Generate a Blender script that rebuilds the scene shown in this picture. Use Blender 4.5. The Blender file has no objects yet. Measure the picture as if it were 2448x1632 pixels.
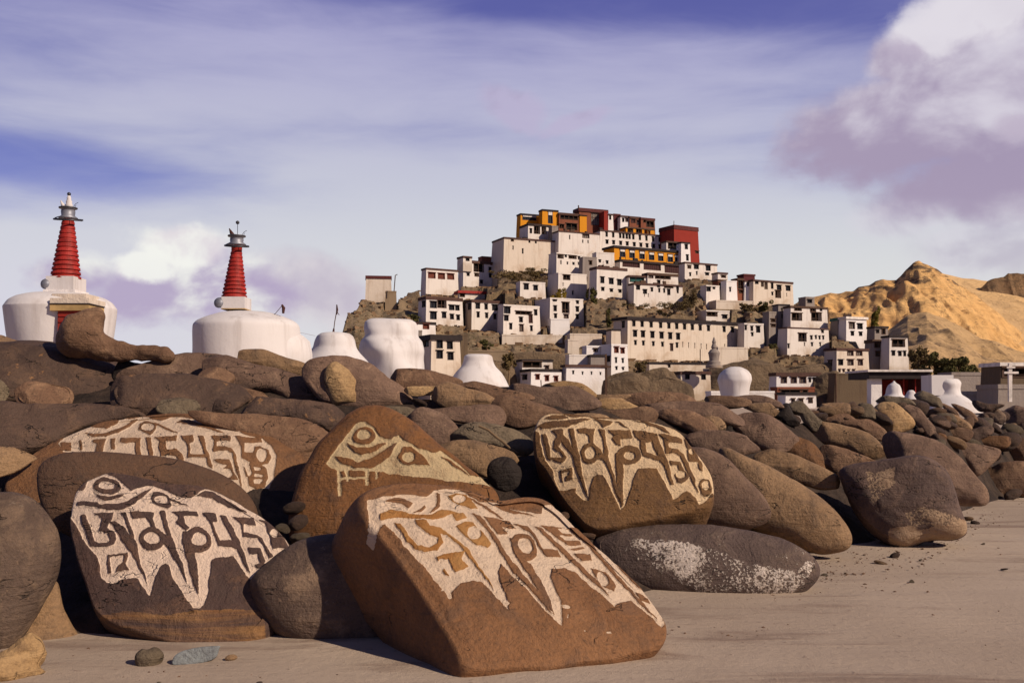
import bpy, bmesh, math, random
import numpy as np
from mathutils import Vector
R = math.radians
F = 2351.0; CU = 1224.0; HV = 960.0; CH = 0.8          # focal in photo px, centre column, horizon row, camera height
scene = bpy.context.scene
col = scene.collection

# ---------------- camera ----------------
cd = bpy.data.cameras.new('camera'); cam = bpy.data.objects.new('camera', cd); col.objects.link(cam)
cd.sensor_width = 36.0; cd.lens = 36.0 * F / 2448.0; cd.clip_start = 0.05; cd.clip_end = 6000
cd.shift_y = (HV - 816.0) / 2448.0
cam.location = (0, 0, CH); cam.rotation_euler = (R(90), 0, 0)
scene.camera = cam
scene.render.resolution_x = 1024; scene.render.resolution_y = 682
scene.view_settings.view_transform = 'Standard'; scene.view_settings.look = 'None'
scene.view_settings.exposure = 0.0; scene.view_settings.gamma = 1.0

# ---------------- node helpers ----------------
class NT:
    def __init__(s, nt): s.nt = nt
    def n(s, typ, **kw):
        nd = s.nt.nodes.new(typ)
        for k, v in kw.items(): setattr(nd, k, v)
        return nd
    def link(s, a, b): s.nt.links.new(a, b)
    def put(s, sock, v):
        if isinstance(v, bpy.types.NodeSocket): s.link(v, sock)
        elif isinstance(v, (tuple, list)):
            sock.default_value = tuple(v) + (1,) if (len(v) == 3 and sock.type == 'RGBA') else tuple(v)
        else: sock.default_value = v
    def m(s, op, a, b=0.0, c=None, clamp=False):
        nd = s.n('ShaderNodeMath', operation=op); nd.use_clamp = clamp
        s.put(nd.inputs[0], a); s.put(nd.inputs[1], b)
        if c is not None: s.put(nd.inputs[2], c)
        return nd.outputs[0]
    def mix(s, f, a, b, mode='MIX'):
        nd = s.n('ShaderNodeMix', data_type='RGBA', blend_type=mode)
        s.put(nd.inputs[0], f); s.put(nd.inputs[6], a); s.put(nd.inputs[7], b)
        return nd.outputs[2]
    def noise(s, vec, scale, detail=5, rough=0.55, dist=0.0):
        nd = s.n('ShaderNodeTexNoise'); s.put(nd.inputs['Vector'], vec)
        nd.inputs['Scale'].default_value = scale; nd.inputs['Detail'].default_value = detail
        nd.inputs['Roughness'].default_value = rough; nd.inputs['Distortion'].default_value = dist
        return nd.outputs['Fac']
    def ss(s, x, a, b):
        nd = s.n('ShaderNodeMapRange', interpolation_type='SMOOTHSTEP')
        s.put(nd.inputs[0], x); s.put(nd.inputs[1], a); s.put(nd.inputs[2], b); return nd.outputs[0]
    def mapping(s, vec, scale=(1,1,1), loc=(0,0,0), rot=(0,0,0)):
        nd = s.n('ShaderNodeMapping'); s.put(nd.inputs[0], vec)
        nd.inputs['Location'].default_value = loc; nd.inputs['Scale'].default_value = scale; nd.inputs['Rotation'].default_value = rot
        return nd.outputs[0]
def srgb(r, g, b):
    f = lambda c: (c/255/12.92 if c/255 <= 0.04045 else ((c/255+0.055)/1.055)**2.4)
    return (f(r), f(g), f(b))

# ---------------- world: nishita sky with procedural clouds ----------------
SUN = Vector((0.70, -0.47, 0.54)).normalized()
sun_el = math.asin(SUN.z); sun_az = math.atan2(SUN.x, SUN.y)
world = bpy.data.worlds.new('World'); scene.world = world; world.use_nodes = True
wt = world.node_tree; wt.nodes.clear(); W = NT(wt)
tc = W.n('ShaderNodeTexCoord'); D3 = tc.outputs['Generated']
sep = W.n('ShaderNodeSeparateXYZ'); W.link(D3, sep.inputs[0])
az = W.m('ARCTAN2', sep.outputs[0], sep.outputs[1]); el = W.m('ARCSINE', sep.outputs[2])
sky = W.n('ShaderNodeTexSky', sky_type='NISHITA'); sky.sun_disc = False
sky.sun_elevation = sun_el; sky.sun_rotation = sun_az; sky.altitude = 3000; sky.air_density = 1.0; sky.dust_density = 1.0; sky.ozone_density = 3.0
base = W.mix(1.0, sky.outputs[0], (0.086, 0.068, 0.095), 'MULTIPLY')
comb = W.n('ShaderNodeCombineXYZ'); W.put(comb.inputs[0], az); W.put(comb.inputs[1], el); P2 = comb.outputs[0]
def AE(u, v):
    a = math.atan((u - CU) / F); return a, math.atan((HV - v) / F * math.cos(a))
# high veil: streaks stretched along azimuth
st = W.noise(W.mapping(P2, scale=(1.6, 9.0, 1), rot=(0, 0, 0.10)), 1.0, 6, 0.5, 0.35)
st2 = W.noise(W.mapping(P2, scale=(5.0, 26.0, 1), rot=(0, 0, 0.16), loc=(3, 1, 0)), 1.0, 6, 0.6, 0.6)
def blob(u, v, ru, rv, rot=0.0):
    a, e = AE(u, v); c, s_ = math.cos(rot), math.sin(rot)
    dx = W.m('SUBTRACT', az, a); dy = W.m('SUBTRACT', el, e)
    x = W.m('MULTIPLY', W.m('ADD', W.m('MULTIPLY', dx, c), W.m('MULTIPLY', dy, s_)), F / ru)
    y = W.m('MULTIPLY', W.m('SUBTRACT', W.m('MULTIPLY', dy, c), W.m('MULTIPLY', dx, s_)), F / rv)
    r2 = W.m('ADD', W.m('MULTIPLY', x, x), W.m('MULTIPLY', y, y))
    return W.m('SUBTRACT', 1.0, W.m('SQRT', r2))           # 1 at centre, 0 at edge
def bmax(*bs):
    r = bs[0]
    for b in bs[1:]: r = W.m('SMOOTH_MAX', r, b, 0.15)
    return r
def clamp01(x): return W.m('ADD', x, 0.0, clamp=True)
elev = W.m('MULTIPLY', el, 1.0 / 0.41)                      # 0 horizon .. 1 top of frame
blue_c = W.mix(clamp01(W.ss(elev, 0.35, 1.0)), srgb(128, 136, 198), srgb(96, 98, 168))
blue_c = W.mix(0.25, blue_c, base)
veil_c = W.mix(clamp01(W.ss(elev, 0.25, 1.0)), srgb(208, 211, 219), srgb(170, 168, 206))
vs = W.m('ADD', W.m('MULTIPLY', st, 0.75), W.m('MULTIPLY', st2, 0.25))
# bright mid-sky band, blue streak at left, blue top
band = W.m('MULTIPLY', W.ss(blob(1150, 330, 1500, 420, -0.06), 0.0, 0.8), 0.22)
dleft = W.m('MULTIPLY', W.ss(blob(60, 385, 760, 80, -0.05), 0.0, 0.8), -0.17)
dtop = W.m('MULTIPLY', W.ss(blob(1500, 15, 1000, 90, -0.08), 0.0, 0.8), -0.15)
lo = W.m('MULTIPLY', W.ss(elev, 0.62, 0.22), 0.42)
vm = W.m('ADD', W.m('ADD', W.m('ADD', vs, band), W.m('ADD', dleft, dtop)), lo)
veil = W.ss(vm, 0.36, 0.78)
skyc = W.mix(veil, blue_c, veil_c)
skyc = W.mix(W.ss(elev, 0.55, 0.10), skyc, W.mix(W.ss(az, -0.5, 0.1), srgb(214, 212, 224), srgb(223, 223, 220)))
skyc = W.mix(W.ss(elev, 1.05, 1.7), skyc, W.mix(0.4, (0.030, 0.040, 0.105), base))  # sky overhead darkened to lower the ambient light
# cumulus
def cumulus(skyc, shape, tint_hi, tint_lo, soft=0.3, scale=7.0, opac=1.0, seed=0.0, ylo=None, yhi=None, k=1.1, sr=(0.15, 0.85)):
    q = W.mapping(D3, loc=(seed, seed * .7, 0), scale=(1, 1, 1.35))
    n1 = W.noise(q, scale, 8, 0.52, 0.25)
    q2 = W.mapping(D3, loc=(seed - 0.018, seed * .7, -0.030), scale=(1, 1, 1.35))
    n2 = W.noise(q2, scale, 5, 0.5, 0.25)
    n3 = W.noise(q, scale * 3.3, 6, 0.6, 0.2)
    nn = W.m('ADD', W.m('SUBTRACT', n1, 0.5), W.m('MULTIPLY', W.m('SUBTRACT', n3, 0.5), 0.35))
    mk = W.m('MULTIPLY', W.ss(W.m('ADD', shape, W.m('MULTIPLY', nn, k * 2.1)), 0.10, 0.10 + soft), opac)
    sh = W.m('ADD', 0.5, W.m('MULTIPLY', W.m('SUBTRACT', n1, n2), 4.5))
    if ylo is not None:
        _, e0 = AE(1224, ylo); _, e1 = AE(1224, yhi)
        g = W.ss(el, e0, e1)
        sh = W.m('ADD', W.m('MULTIPLY', sh, 0.75), W.m('MULTIPLY', W.m('SUBTRACT', g, 0.4), 0.9))
    sh = W.ss(sh, sr[0], sr[1])
    return W.mix(mk, skyc, W.mix(sh, tint_lo, tint_hi))
skyc = cumulus(skyc, blob(760, 690, 260, 95, -0.25), srgb(216, 208, 214), srgb(190, 178, 196), 0.7, 6.0, 0.75, 3.1)
skyc = cumulus(skyc, bmax(blob(445, 600, 175, 90), blob(330, 700, 170, 110), blob(200, 660, 150, 70), blob(520, 700, 260, 110)), srgb(236, 236, 232), srgb(180, 166, 196), 0.5, 11.0, 0.95, 5.3, 730, 560, 0.6, (0.0, 0.9))
skyc = cumulus(skyc, bmax(blob(2480, 120, 350, 260), blob(2220, 290, 400, 150, 0.1), blob(2420, 420, 330, 130), blob(2200, 130, 150, 90), blob(2420, 320, 260, 160)), srgb(214, 208, 220), srgb(166, 152, 178), 0.30, 9.0, 0.96, 2.9, 520, 30, 0.42, (0.05, 1.15))
skyc = cumulus(skyc, bmax(blob(1225, 262, 110, 60, -0.5), blob(1370, 295, 110, 28, 0.3)), srgb(188, 176, 206), srgb(176, 160, 190), 0.5, 14.0, 0.55, 9.7, None, None, 0.7)
skyc = cumulus(skyc, bmax(blob(2380, 590, 210, 100), blob(2150, 520, 150, 55)), srgb(214, 210, 220), srgb(178, 168, 190), 0.7, 7.0, 0.6, 4.2, None, None, 0.8)
skyc = W.mix(W.ss(W.m('ABSOLUTE', az), 0.75, 1.35), skyc, W.mix(0.5, (0.055, 0.070, 0.14), base))  # sky beside and behind the view darkened to cut ambient light, deepen shadows
skyc = cumulus(skyc, bmax(blob(450, 590, 125, 62), blob(340, 640, 80, 45)), srgb(244, 244, 238), srgb(224, 216, 222), 0.45, 12.0, 0.9, 6.6, None, None, 0.75, (-0.2, 0.8))
skyc = cumulus(skyc, bmax(blob(2200, 95, 110, 85), blob(2330, 40, 150, 70), blob(2430, 300, 80, 60)), srgb(226, 221, 229), srgb(190, 178, 198), 0.5, 12.0, 0.85, 8.1, None, None, 0.75, (-0.1, 0.9))
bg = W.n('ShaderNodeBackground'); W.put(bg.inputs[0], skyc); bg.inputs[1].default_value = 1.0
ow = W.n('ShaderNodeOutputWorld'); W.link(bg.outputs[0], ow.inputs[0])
sl = bpy.data.lights.new('sun', 'SUN'); sl.energy = 5.0; sl.angle = R(0.6); sl.color = (1.0, 0.85, 0.67)
so = bpy.data.objects.new('sun', sl); col.objects.link(so); so.rotation_euler = SUN.to_track_quat('Z', 'Y').to_euler()

# ---------------- materials ----------------
MATS = {}
def newmat(name):
    m = bpy.data.materials.new(name); m.use_nodes = True; m.node_tree.nodes.clear(); N = NT(m.node_tree)
    b = N.n('ShaderNodeBsdfPrincipled'); o = N.n('ShaderNodeOutputMaterial'); N.link(b.outputs[0], o.inputs[0])
    b.inputs['Roughness'].default_value = 0.85; b.inputs['Specular IOR Level'].default_value = 0.25
    MATS[name] = m; return m, N, b
def bump(N, b, h, strength=0.5, dist=0.01):
    nd = N.n('ShaderNodeBump'); nd.inputs['Strength'].default_value = strength; nd.inputs['Distance'].default_value = dist
    N.put(nd.inputs['Height'], h); N.link(nd.outputs[0], b.inputs['Normal'])
def rockmat(name, c1, c2, c3, scale=1.0, lichen=0.0, lichen_c=(0.42, 0.36, 0.31), rough=0.72, carve=False, fract=0.3, rag=0.45, specks=0.0):
    m, N, b = newmat(name)
    t = N.n('ShaderNodeTexCoord'); oi = N.n('ShaderNodeObjectInfo')
    off = N.n('ShaderNodeVectorMath', operation='SCALE'); cx = N.n('ShaderNodeCombineXYZ')
    for i in range(3): N.link(oi.outputs['Random'], cx.inputs[i])
    N.link(cx.outputs[0], off.inputs[0]); off.inputs[3].default_value = 37.0
    ad = N.n('ShaderNodeVectorMath', operation='ADD'); N.link(t.outputs['Object'], ad.inputs[0]); N.link(off.outputs[0], ad.inputs[1])
    P = ad.outputs[0]
    big = N.noise(P, 2.2 * scale, 6, 0.6, 0.6); med = N.noise(P, 9 * scale, 8, 0.65, 0.4); fine = N.noise(P, 90 * scale, 4, 0.7)
    grain = N.noise(P, 320 * scale, 2, 0.7)
    c = N.mix(N.ss(big, 0.38, 0.66), c1, c2)
    c = N.mix(N.m('MULTIPLY', N.ss(med, 0.47, 0.68), 0.85), c, c3)
    c = N.mix(N.m('MULTIPLY', N.ss(fine, 0.35, 0.7), 0.35), c, (0.04, 0.028, 0.022))
    pit = N.noise(P, 34 * scale, 5, 0.7); c = N.mix(N.m('MULTIPLY', N.ss(pit, 0.60, 0.68), 0.45), c, (0.035, 0.024, 0.018)); c = N.mix(N.m('MULTIPLY', N.ss(pit, 0.38, 0.32), 0.35), c, (c3[0]*1.5, c3[1]*1.5, c3[2]*1.45))
    # horizontal bedding streaks
    bed = N.noise(N.mapping(P, scale=(1.2, 1.2, 16), rot=(0.25, 0.1, 0)), 1.4 * scale, 6, 0.65, 0.5)
    c = N.mix(N.m('MULTIPLY', N.ss(bed, 0.55, 0.72), fract), c, c2)
    if lichen > 0:
        l1 = N.noise(P, 5.5 * scale, 9, 0.75, 0.3); l2 = N.noise(P, 45 * scale, 5, 0.7)
        lm = N.ss(N.m('ADD', l1, N.m('MULTIPLY', N.m('SUBTRACT', l2, 0.5), 0.35)), 0.62 - lichen * 0.2, 0.68 - lichen * 0.2 + 0.05)
        c = N.mix(N.m('MULTIPLY', lm, 0.8), c, lichen_c)
    if specks > 0:
        s1 = N.noise(P, 16, 5, 0.6); s2 = N.noise(P, 3, 3, 0.6)
        c = N.mix(N.m('MULTIPLY', N.ss(N.m('ADD', s1, N.m('MULTIPLY', N.m('SUBTRACT', s2, .5), .5)), 0.66, 0.74), specks), c, (0.30, 0.15, 0.06))
    vor = N.n('ShaderNodeTexVoronoi', feature='DISTANCE_TO_EDGE'); N.link(N.mapping(P, scale=(1, 1, 2.5)), vor.inputs['Vector']); vor.inputs['Scale'].default_value = 2.1 * scale
    dsp = N.noise(P, 5 * scale, 4, 0.6)
    fl = N.noise(N.mapping(P, scale=(1.0, 1.0, 2.6), rot=(0.3, 0.5, 0.2)), 1.7 * scale, 5, 0.6, 0.3)
    crack = N.m('MULTIPLY', N.ss(N.m('ABSOLUTE', N.m('SUBTRACT', fl, 0.5)), 0.007, 0.0), N.ss(dsp, 0.50, 0.60))
    c = N.mix(N.m('MULTIPLY', crack, 0.85), c, (0.02, 0.014, 0.011))
    hv = N.n('ShaderNodeHueSaturation'); N.put(hv.inputs['Color'], c)
    N.put(hv.inputs['Value'], N.m('ADD', 0.86, N.m('MULTIPLY', oi.outputs['Random'], 0.3)))
    c = hv.outputs[0]
    height = N.m('ADD', N.m('ADD', N.m('MULTIPLY', med, 0.9), N.m('MULTIPLY', fine, 0.22)), N.m('ADD', N.m('MULTIPLY', grain, 0.06), N.m('SUBTRACT', N.m('MULTIPLY', bed, 0.5), N.m('MULTIPLY', crack, 0.35))))
    if carve:
        a = N.n('ShaderNodeAttribute', attribute_name='carve'); o2 = N.n('ShaderNodeAttribute', attribute_name='ochre')
        e = N.m('ADD', a.outputs['Fac'], N.m('MULTIPLY', N.m('SUBTRACT', fine if rag < .6 else N.m('ADD', N.m('MULTIPLY', fine, 0.6), N.m('MULTIPLY', med, 0.4)), 0.5), rag * (1 if rag < .6 else 3)))
        mk = N.ss(e, 0.42, 0.58)
        pale = N.mix(N.ss(N.noise(P, 14, 6, 0.7), 0.45, 0.8), carve[0], carve[1])
        pale = N.mix(N.ss(N.noise(P, 60, 5, 0.75), 0.62, 0.72), pale, (0.10, 0.07, 0.055))
        c = N.mix(N.m('MULTIPLY', N.ss(N.m('ADD', o2.outputs['Fac'], N.m('MULTIPLY', N.m('SUBTRACT', bed, 0.5), 0.9)), 0.25, 0.55), N.m('MINIMUM', N.m('MULTIPLY', o2.outputs['Fac'], 1.7), 0.85)), c, N.mix(N.ss(med, 0.35, 0.65), (0.30, 0.125, 0.03), (0.38, 0.19, 0.06)))
        worn = N.m('SUBTRACT', 0.94, N.m('MULTIPLY', N.ss(N.noise(P, 7, 6, 0.7), 0.55, 0.75), 0.35))
        c = N.mix(N.m('MULTIPLY', mk, worn), c, pale)
        height = N.m('ADD', height, N.m('MULTIPLY', N.m('MULTIPLY', mk, N.noise(P, 110, 3, 0.7)), 0.16))
    N.put(b.inputs['Base Color'], c); b.inputs['Roughness'].default_value = rough
    bump(N, b, height, 0.85, 0.034 / scale)
    return m
rockmat('dark_stone', (0.062, 0.036, 0.027), (0.092, 0.054, 0.038), (0.140, 0.080, 0.050), specks=0.7, fract=0.6)
rockmat('brown_stone', (0.145, 0.076, 0.043), (0.190, 0.104, 0.059), (0.26, 0.150, 0.085))
rockmat('mauve_stone', (0.130, 0.075, 0.051), (0.180, 0.106, 0.071), (0.245, 0.150, 0.097))
rockmat('umber_stone', (0.095, 0.050, 0.030), (0.130, 0.066, 0.036), (0.070, 0.040, 0.028))
rockmat('rust_stone', (0.150, 0.068, 0.027), (0.200, 0.092, 0.036), (0.115, 0.058, 0.032))
rockmat('tan_stone', (0.235, 0.137, 0.070), (0.31, 0.187, 0.098), (0.160, 0.098, 0.058))
rockmat('ochre_stone', (0.34, 0.200, 0.088), (0.43, 0.27, 0.13), (0.22, 0.13, 0.065), fract=0.7)
rockmat('grey_stone', (0.100, 0.063, 0.046), (0.135, 0.087, 0.062), (0.230, 0.148, 0.095), lichen=0.12, lichen_c=(0.30, 0.22, 0.16))
rockmat('lichen_stone', (0.085, 0.055, 0.047), (0.110, 0.072, 0.060), (0.150, 0.100, 0.075), carve=((0.60, 0.50, 0.43), (0.36, 0.27, 0.20)), rag=1.2)
rockmat('chipped_stone', (0.085, 0.052, 0.043), (0.115, 0.070, 0.055), (0.150, 0.092, 0.066), carve=((0.36, 0.24, 0.15), (0.26, 0.15, 0.085)), rag=0.95)
rockmat('olive_stone', (0.130, 0.094, 0.058), (0.170, 0.125, 0.080), (0.105, 0.075, 0.050))
rockmat('black_stone', (0.012, 0.008, 0.007), (0.020, 0.013, 0.010), (0.030, 0.018, 0.012))  # near black; on some stones it paints the shade of hollows
rockmat('slate', (0.20, 0.21, 0.21), (0.27, 0.28, 0.28), (0.15, 0.155, 0.16))
PALE = ((0.60, 0.45, 0.33), (0.48, 0.345, 0.245))
rockmat('carved_dark_stone', (0.062, 0.036, 0.030), (0.080, 0.044, 0.036), (0.125, 0.066, 0.042), carve=((0.66, 0.50, 0.39), (0.53, 0.385, 0.29)))
rockmat('carved_brown_stone', (0.205, 0.092, 0.038), (0.255, 0.120, 0.052), (0.145, 0.074, 0.040), carve=PALE)
rockmat('carved_rust_stone', (0.175, 0.072, 0.022), (0.215, 0.090, 0.030), (0.120, 0.058, 0.030), carve=((0.50, 0.37, 0.21), (0.38, 0.255, 0.14)))
rockmat('carved_gold_stone', (0.150, 0.072, 0.026), (0.190, 0.095, 0.035), (0.110, 0.056, 0.028), carve=((0.64, 0.46, 0.28), (0.50, 0.335, 0.19)))

def plain(name, c, rough=0.8, metal=0.0, var=0.25, sc=2.0):
    m, N, b = newmat(name); t = N.n('ShaderNodeTexCoord')
    n = N.noise(t.outputs['Object'], sc, 6, 0.65)
    N.put(b.inputs['Base Color'], N.mix(N.ss(n, 0.3, 0.7), tuple(x * (1 - var) for x in c), tuple(min(1, x * (1 + var)) for x in c)))
    b.inputs['Roughness'].default_value = rough; b.inputs['Metallic'].default_value = metal
    bump(N, b, n, 0.3, 0.02); return m
def wallmat(name, c, dirt, amt=0.5, tanbase=0.5, bd=0.16, bs=1.0):
    m, N, b = newmat(name); t = N.n('ShaderNodeTexCoord'); P = t.outputs['Object']
    oi = N.n('ShaderNodeObjectInfo')
    sp = N.n('ShaderNodeSeparateXYZ'); N.link(P, sp.inputs[0])
    big = N.noise(P, 0.35, 6, 0.6, 0.4); st_ = N.noise(N.mapping(P, scale=(2.2, 2.2, 0.12)), 1.0, 6, 0.65)
    fine = N.noise(P, 3.5, 6, 0.7)
    cc = N.mix(N.m('MULTIPLY', N.ss(st_, 0.48, 0.75), amt), c, dirt)
    cc = N.mix(N.m('MULTIPLY', N.ss(big, 0.50, 0.72), amt), cc, (c[0]*0.80, c[1]*0.70, c[2]*0.62))
    lowz = N.m('ADD', N.m('MULTIPLY', sp.outputs[2], -0.35), N.m('MULTIPLY', N.m('SUBTRACT', big, 0.5), 3.0))
    cc = N.mix(N.m('MULTIPLY', N.ss(lowz, -0.5, 0.6), tanbase), cc, (0.33, 0.235, 0.155))
    cc = N.mix(N.m('MULTIPLY', N.ss(fine, 0.6, 0.75), 0.35), cc, dirt)
    N.put(b.inputs['Base Color'], cc); b.inputs['Roughness'].default_value = 0.9
    bump(N, b, N.m('ADD', N.m('MULTIPLY', fine, 0.6), big), 0.6, bd)
    return m
wallmat('white_wall', (0.66, 0.585, 0.53), (0.36, 0.29, 0.25), 0.45, 0.55)
wallmat('cream_wall', (0.60, 0.50, 0.41), (0.34, 0.25, 0.18), 0.55, 0.6)
wallmat('bright_wall', (0.72, 0.665, 0.64), (0.48, 0.43, 0.42), 0.3, 0.2)
wallmat('grey_wall', (0.25, 0.205, 0.18), (0.16, 0.12, 0.10), 0.6, 0.6)
wallmat('tan_wall', (0.25, 0.175, 0.11), (0.17, 0.115, 0.07), 0.6, 0.7)
wallmat('mud_wall', (0.115, 0.078, 0.048), (0.07, 0.045, 0.03), 0.7, 0.1)
wallmat('orange_wall', (0.60, 0.235, 0.012), (0.40, 0.15, 0.02), 0.25, 0.0)
wallmat('red_wall', (0.24, 0.026, 0.017), (0.14, 0.02, 0.015), 0.35, 0.0)
wallmat('maroon_wall', (0.09, 0.020, 0.022), (0.045, 0.012, 0.012), 0.5, 0.0)
wallmat('russet_wall', (0.20, 0.065, 0.035), (0.08, 0.03, 0.02), 0.5, 0.0)
wallmat('stupa_white', (0.60, 0.555, 0.545), (0.36, 0.31, 0.29), 0.6, 0.0, 0.03)
plain('dark_trim', (0.022, 0.014, 0.014)); plain('brown_trim', (0.075, 0.035, 0.026)); plain('maroon_trim', (0.085, 0.020, 0.018))
plain('white_trim', (0.62, 0.55, 0.50)); plain('green_cloth', (0.02, 0.085, 0.075)); plain('pane', (0.016, 0.017, 0.02), 0.25)
plain('void', (0.008, 0.006, 0.006), 0.95); plain('shutter', (0.12, 0.030, 0.018)); plain('curtain', (0.20, 0.165, 0.14)); plain('navy', (0.022, 0.024, 0.055))
plain('timber', (0.080, 0.042, 0.026)); plain('red_paint', (0.27, 0.018, 0.013), 0.6, 0, 0.35, 6.0); plain('dark_metal', (0.05, 0.048, 0.055), 0.45, 0.7)
plain('grey_metal', (0.20, 0.20, 0.23), 0.5, 0.4); plain('yellow_paint', (0.40, 0.26, 0.11)); plain('cloth_dark', (0.055, 0.018, 0.014)); plain('awning_red', (0.28, 0.03, 0.025))
plain('twig', (0.16, 0.10, 0.055)); plain('wire', (0.25, 0.2, 0.2)); plain('slat', (0.075, 0.028, 0.030))

# ---------------- geometry helpers ----------------
def ray(u, v, D): return Vector(((u - CU) / F * D, D, CH + (HV - v) / F * D))
def tag(o, label=None, cat=None, group=None, kind=None):
    if label: o['label'] = label
    if cat: o['category'] = cat
    if group: o['group'] = group
    if kind: o['kind'] = kind
    return o
def mk(name, verts, faces, mats, parent=None, loc=None, smooth=False, mi=None):
    me = bpy.data.meshes.new(name); me.from_pydata([tuple(v) for v in verts], [], faces)
    for m in (mats if isinstance(mats, (list, tuple)) else [mats]): me.materials.append(MATS[m] if isinstance(m, str) else m)
    if mi is not None: me.polygons.foreach_set('material_index', mi)
    if smooth: me.polygons.foreach_set('use_smooth', [True] * len(me.polygons))
    me.update(); o = bpy.data.objects.new(name, me); col.objects.link(o)
    if loc is not None: o.location = loc
    if parent: o.parent = parent
    return o
def empty(name, loc, rz=0.0):
    o = bpy.data.objects.new(name, None); col.objects.link(o); o.location = loc; o.rotation_euler.z = rz; o.empty_display_size = 0.2; return o
class MB:
    def __init__(s): s.v = []; s.f = []
    def box(s, x0, y0, z0, x1, y1, z1, T=None):
        b = len(s.v)
        for p in ((x0,y0,z0),(x1,y0,z0),(x1,y1,z0),(x0,y1,z0),(x0,y0,z1),(x1,y0,z1),(x1,y1,z1),(x0,y1,z1)):
            s.v.append(T(*p) if T else p)
        for q in ((0,3,2,1),(4,5,6,7),(0,1,5,4),(1,2,6,5),(2,3,7,6),(3,0,4,7)): s.f.append([b+i for i in q])
    def quad(s, a, b_, c, d):
        b = len(s.v); s.v += [a, b_, c, d]; s.f.append([b, b+1, b+2, b+3])
    def tube(s, pts, rs, n=8):
        pts = [Vector(p) for p in pts]; b0 = len(s.v)
        for i, p in enumerate(pts):
            t = (pts[min(i+1, len(pts)-1)] - pts[max(i-1, 0)]).normalized()
            a = t.cross(Vector((0, 1, 0.3))).normalized(); c = t.cross(a)
            r = rs[i] if isinstance(rs, (list, tuple)) else rs
            for k in range(n):
                an = 2*math.pi*k/n; s.v.append(tuple(p + a*math.cos(an)*r + c*math.sin(an)*r))
        for i in range(len(pts)-1):
            for k in range(n):
                s.f.append([b0+i*n+k, b0+i*n+(k+1) % n, b0+(i+1)*n+(k+1) % n, b0+(i+1)*n+k])
        s.f.append([b0+k for k in range(n)][::-1]); s.f.append([b0+(len(pts)-1)*n+k for k in range(n)])
    def lathe(s, prof, cx=0, cy=0, n=40, wob=0.0, seed=0):
        b0 = len(s.v); rnd = random.Random(seed); ph = [rnd.uniform(0, 6.28) for _ in range(6)]
        for i, (r, z) in enumerate(prof):
            for k in range(n):
                an = 2*math.pi*k/n
                w = 1 + wob*(math.sin(2*an+ph[0]+z*0.9)+0.6*math.sin(3*an+ph[1]+z*1.7)+0.4*math.sin(5*an+ph[2]+z*3)) if wob else 1
                s.v.append((cx + r*w*math.cos(an), cy + r*w*math.sin(an), z + (wob*0.4*r*math.sin(an*2+ph[3]) if wob else 0)))
        for i in range(len(prof)-1):
            for k in range(n):
                s.f.append([b0+i*n+k, b0+i*n+(k+1) % n, b0+(i+1)*n+(k+1) % n, b0+(i+1)*n+k])
        s.f.append([b0+k for k in range(n)][::-1]); s.f.append([b0+(len(prof)-1)*n+k for k in range(n)])
    def build(s, name, mat, parent=None, loc=None, smooth=False): return mk(name, s.v, s.f, mat, parent, loc, smooth)
def wnoise(P, freq, seed, n=14):
    rs = np.random.RandomState(seed); out = np.zeros(len(P))
    for _ in range(n):
        d = rs.normal(size=3); d /= np.linalg.norm(d); out += np.sin(P @ d * freq * rs.uniform(0.6, 1.6) + rs.uniform(0, 6.28))
    return out / math.sqrt(n) * 1.2
def fbm(P, freq, seed, octv=4, gain=0.5):
    o = 0; a = 1
    for i in range(octv): o = o + a * wnoise(P, freq * 2.1**i, seed + i*17, 12); a *= gain
    return o
def closed_spline(pts, n):
    p = np.array(pts, float); m = len(p); out = []
    for i in range(m):
        p0, p1, p2, p3 = p[(i-1) % m], p[i], p[(i+1) % m], p[(i+2) % m]
        for t in np.linspace(0, 1, 12, endpoint=False):
            out.append(0.5*((2*p1)+(-p0+p2)*t+(2*p0-5*p1+4*p2-p3)*t*t+(-p0+3*p1-3*p2+p3)*t**3))
    out = np.array(out); q = np.vstack([out, out[:1]]); L = np.concatenate([[0], np.cumsum(np.linalg.norm(np.diff(q, axis=0), axis=1))])
    s = np.linspace(0, L[-1], n, endpoint=False)
    return np.stack([np.interp(s, L, q[:, 0]), np.interp(s, L, q[:, 1])], 1)

# ---------------- pile of stones: where its surface lies ----------------
D0U = [-400, 900, 1300, 1450, 1700, 1950, 2100, 2250, 2330, 2448, 2900]
D0D = [2.95, 2.95, 3.15, 3.6, 4.0, 4.8, 5.3, 5.9, 7.0, 8.2, 12.0]
CRU = [-400, 0, 130, 400, 560, 700, 780, 860, 930, 1000, 1100, 1240, 1300, 1500, 1800, 2000, 2200, 2448, 2900]
CRV = [815, 842, 848, 868, 872, 885, 868, 866, 900, 915, 915, 930, 948, 955, 968, 975, 975, 1000, 1010]
SLOPE = 0.36
def Dp(u, v): d0 = np.interp(u, D0U, D0D); return (SLOPE*d0 + CH) / (SLOPE - (HV - v)/F)

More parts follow.
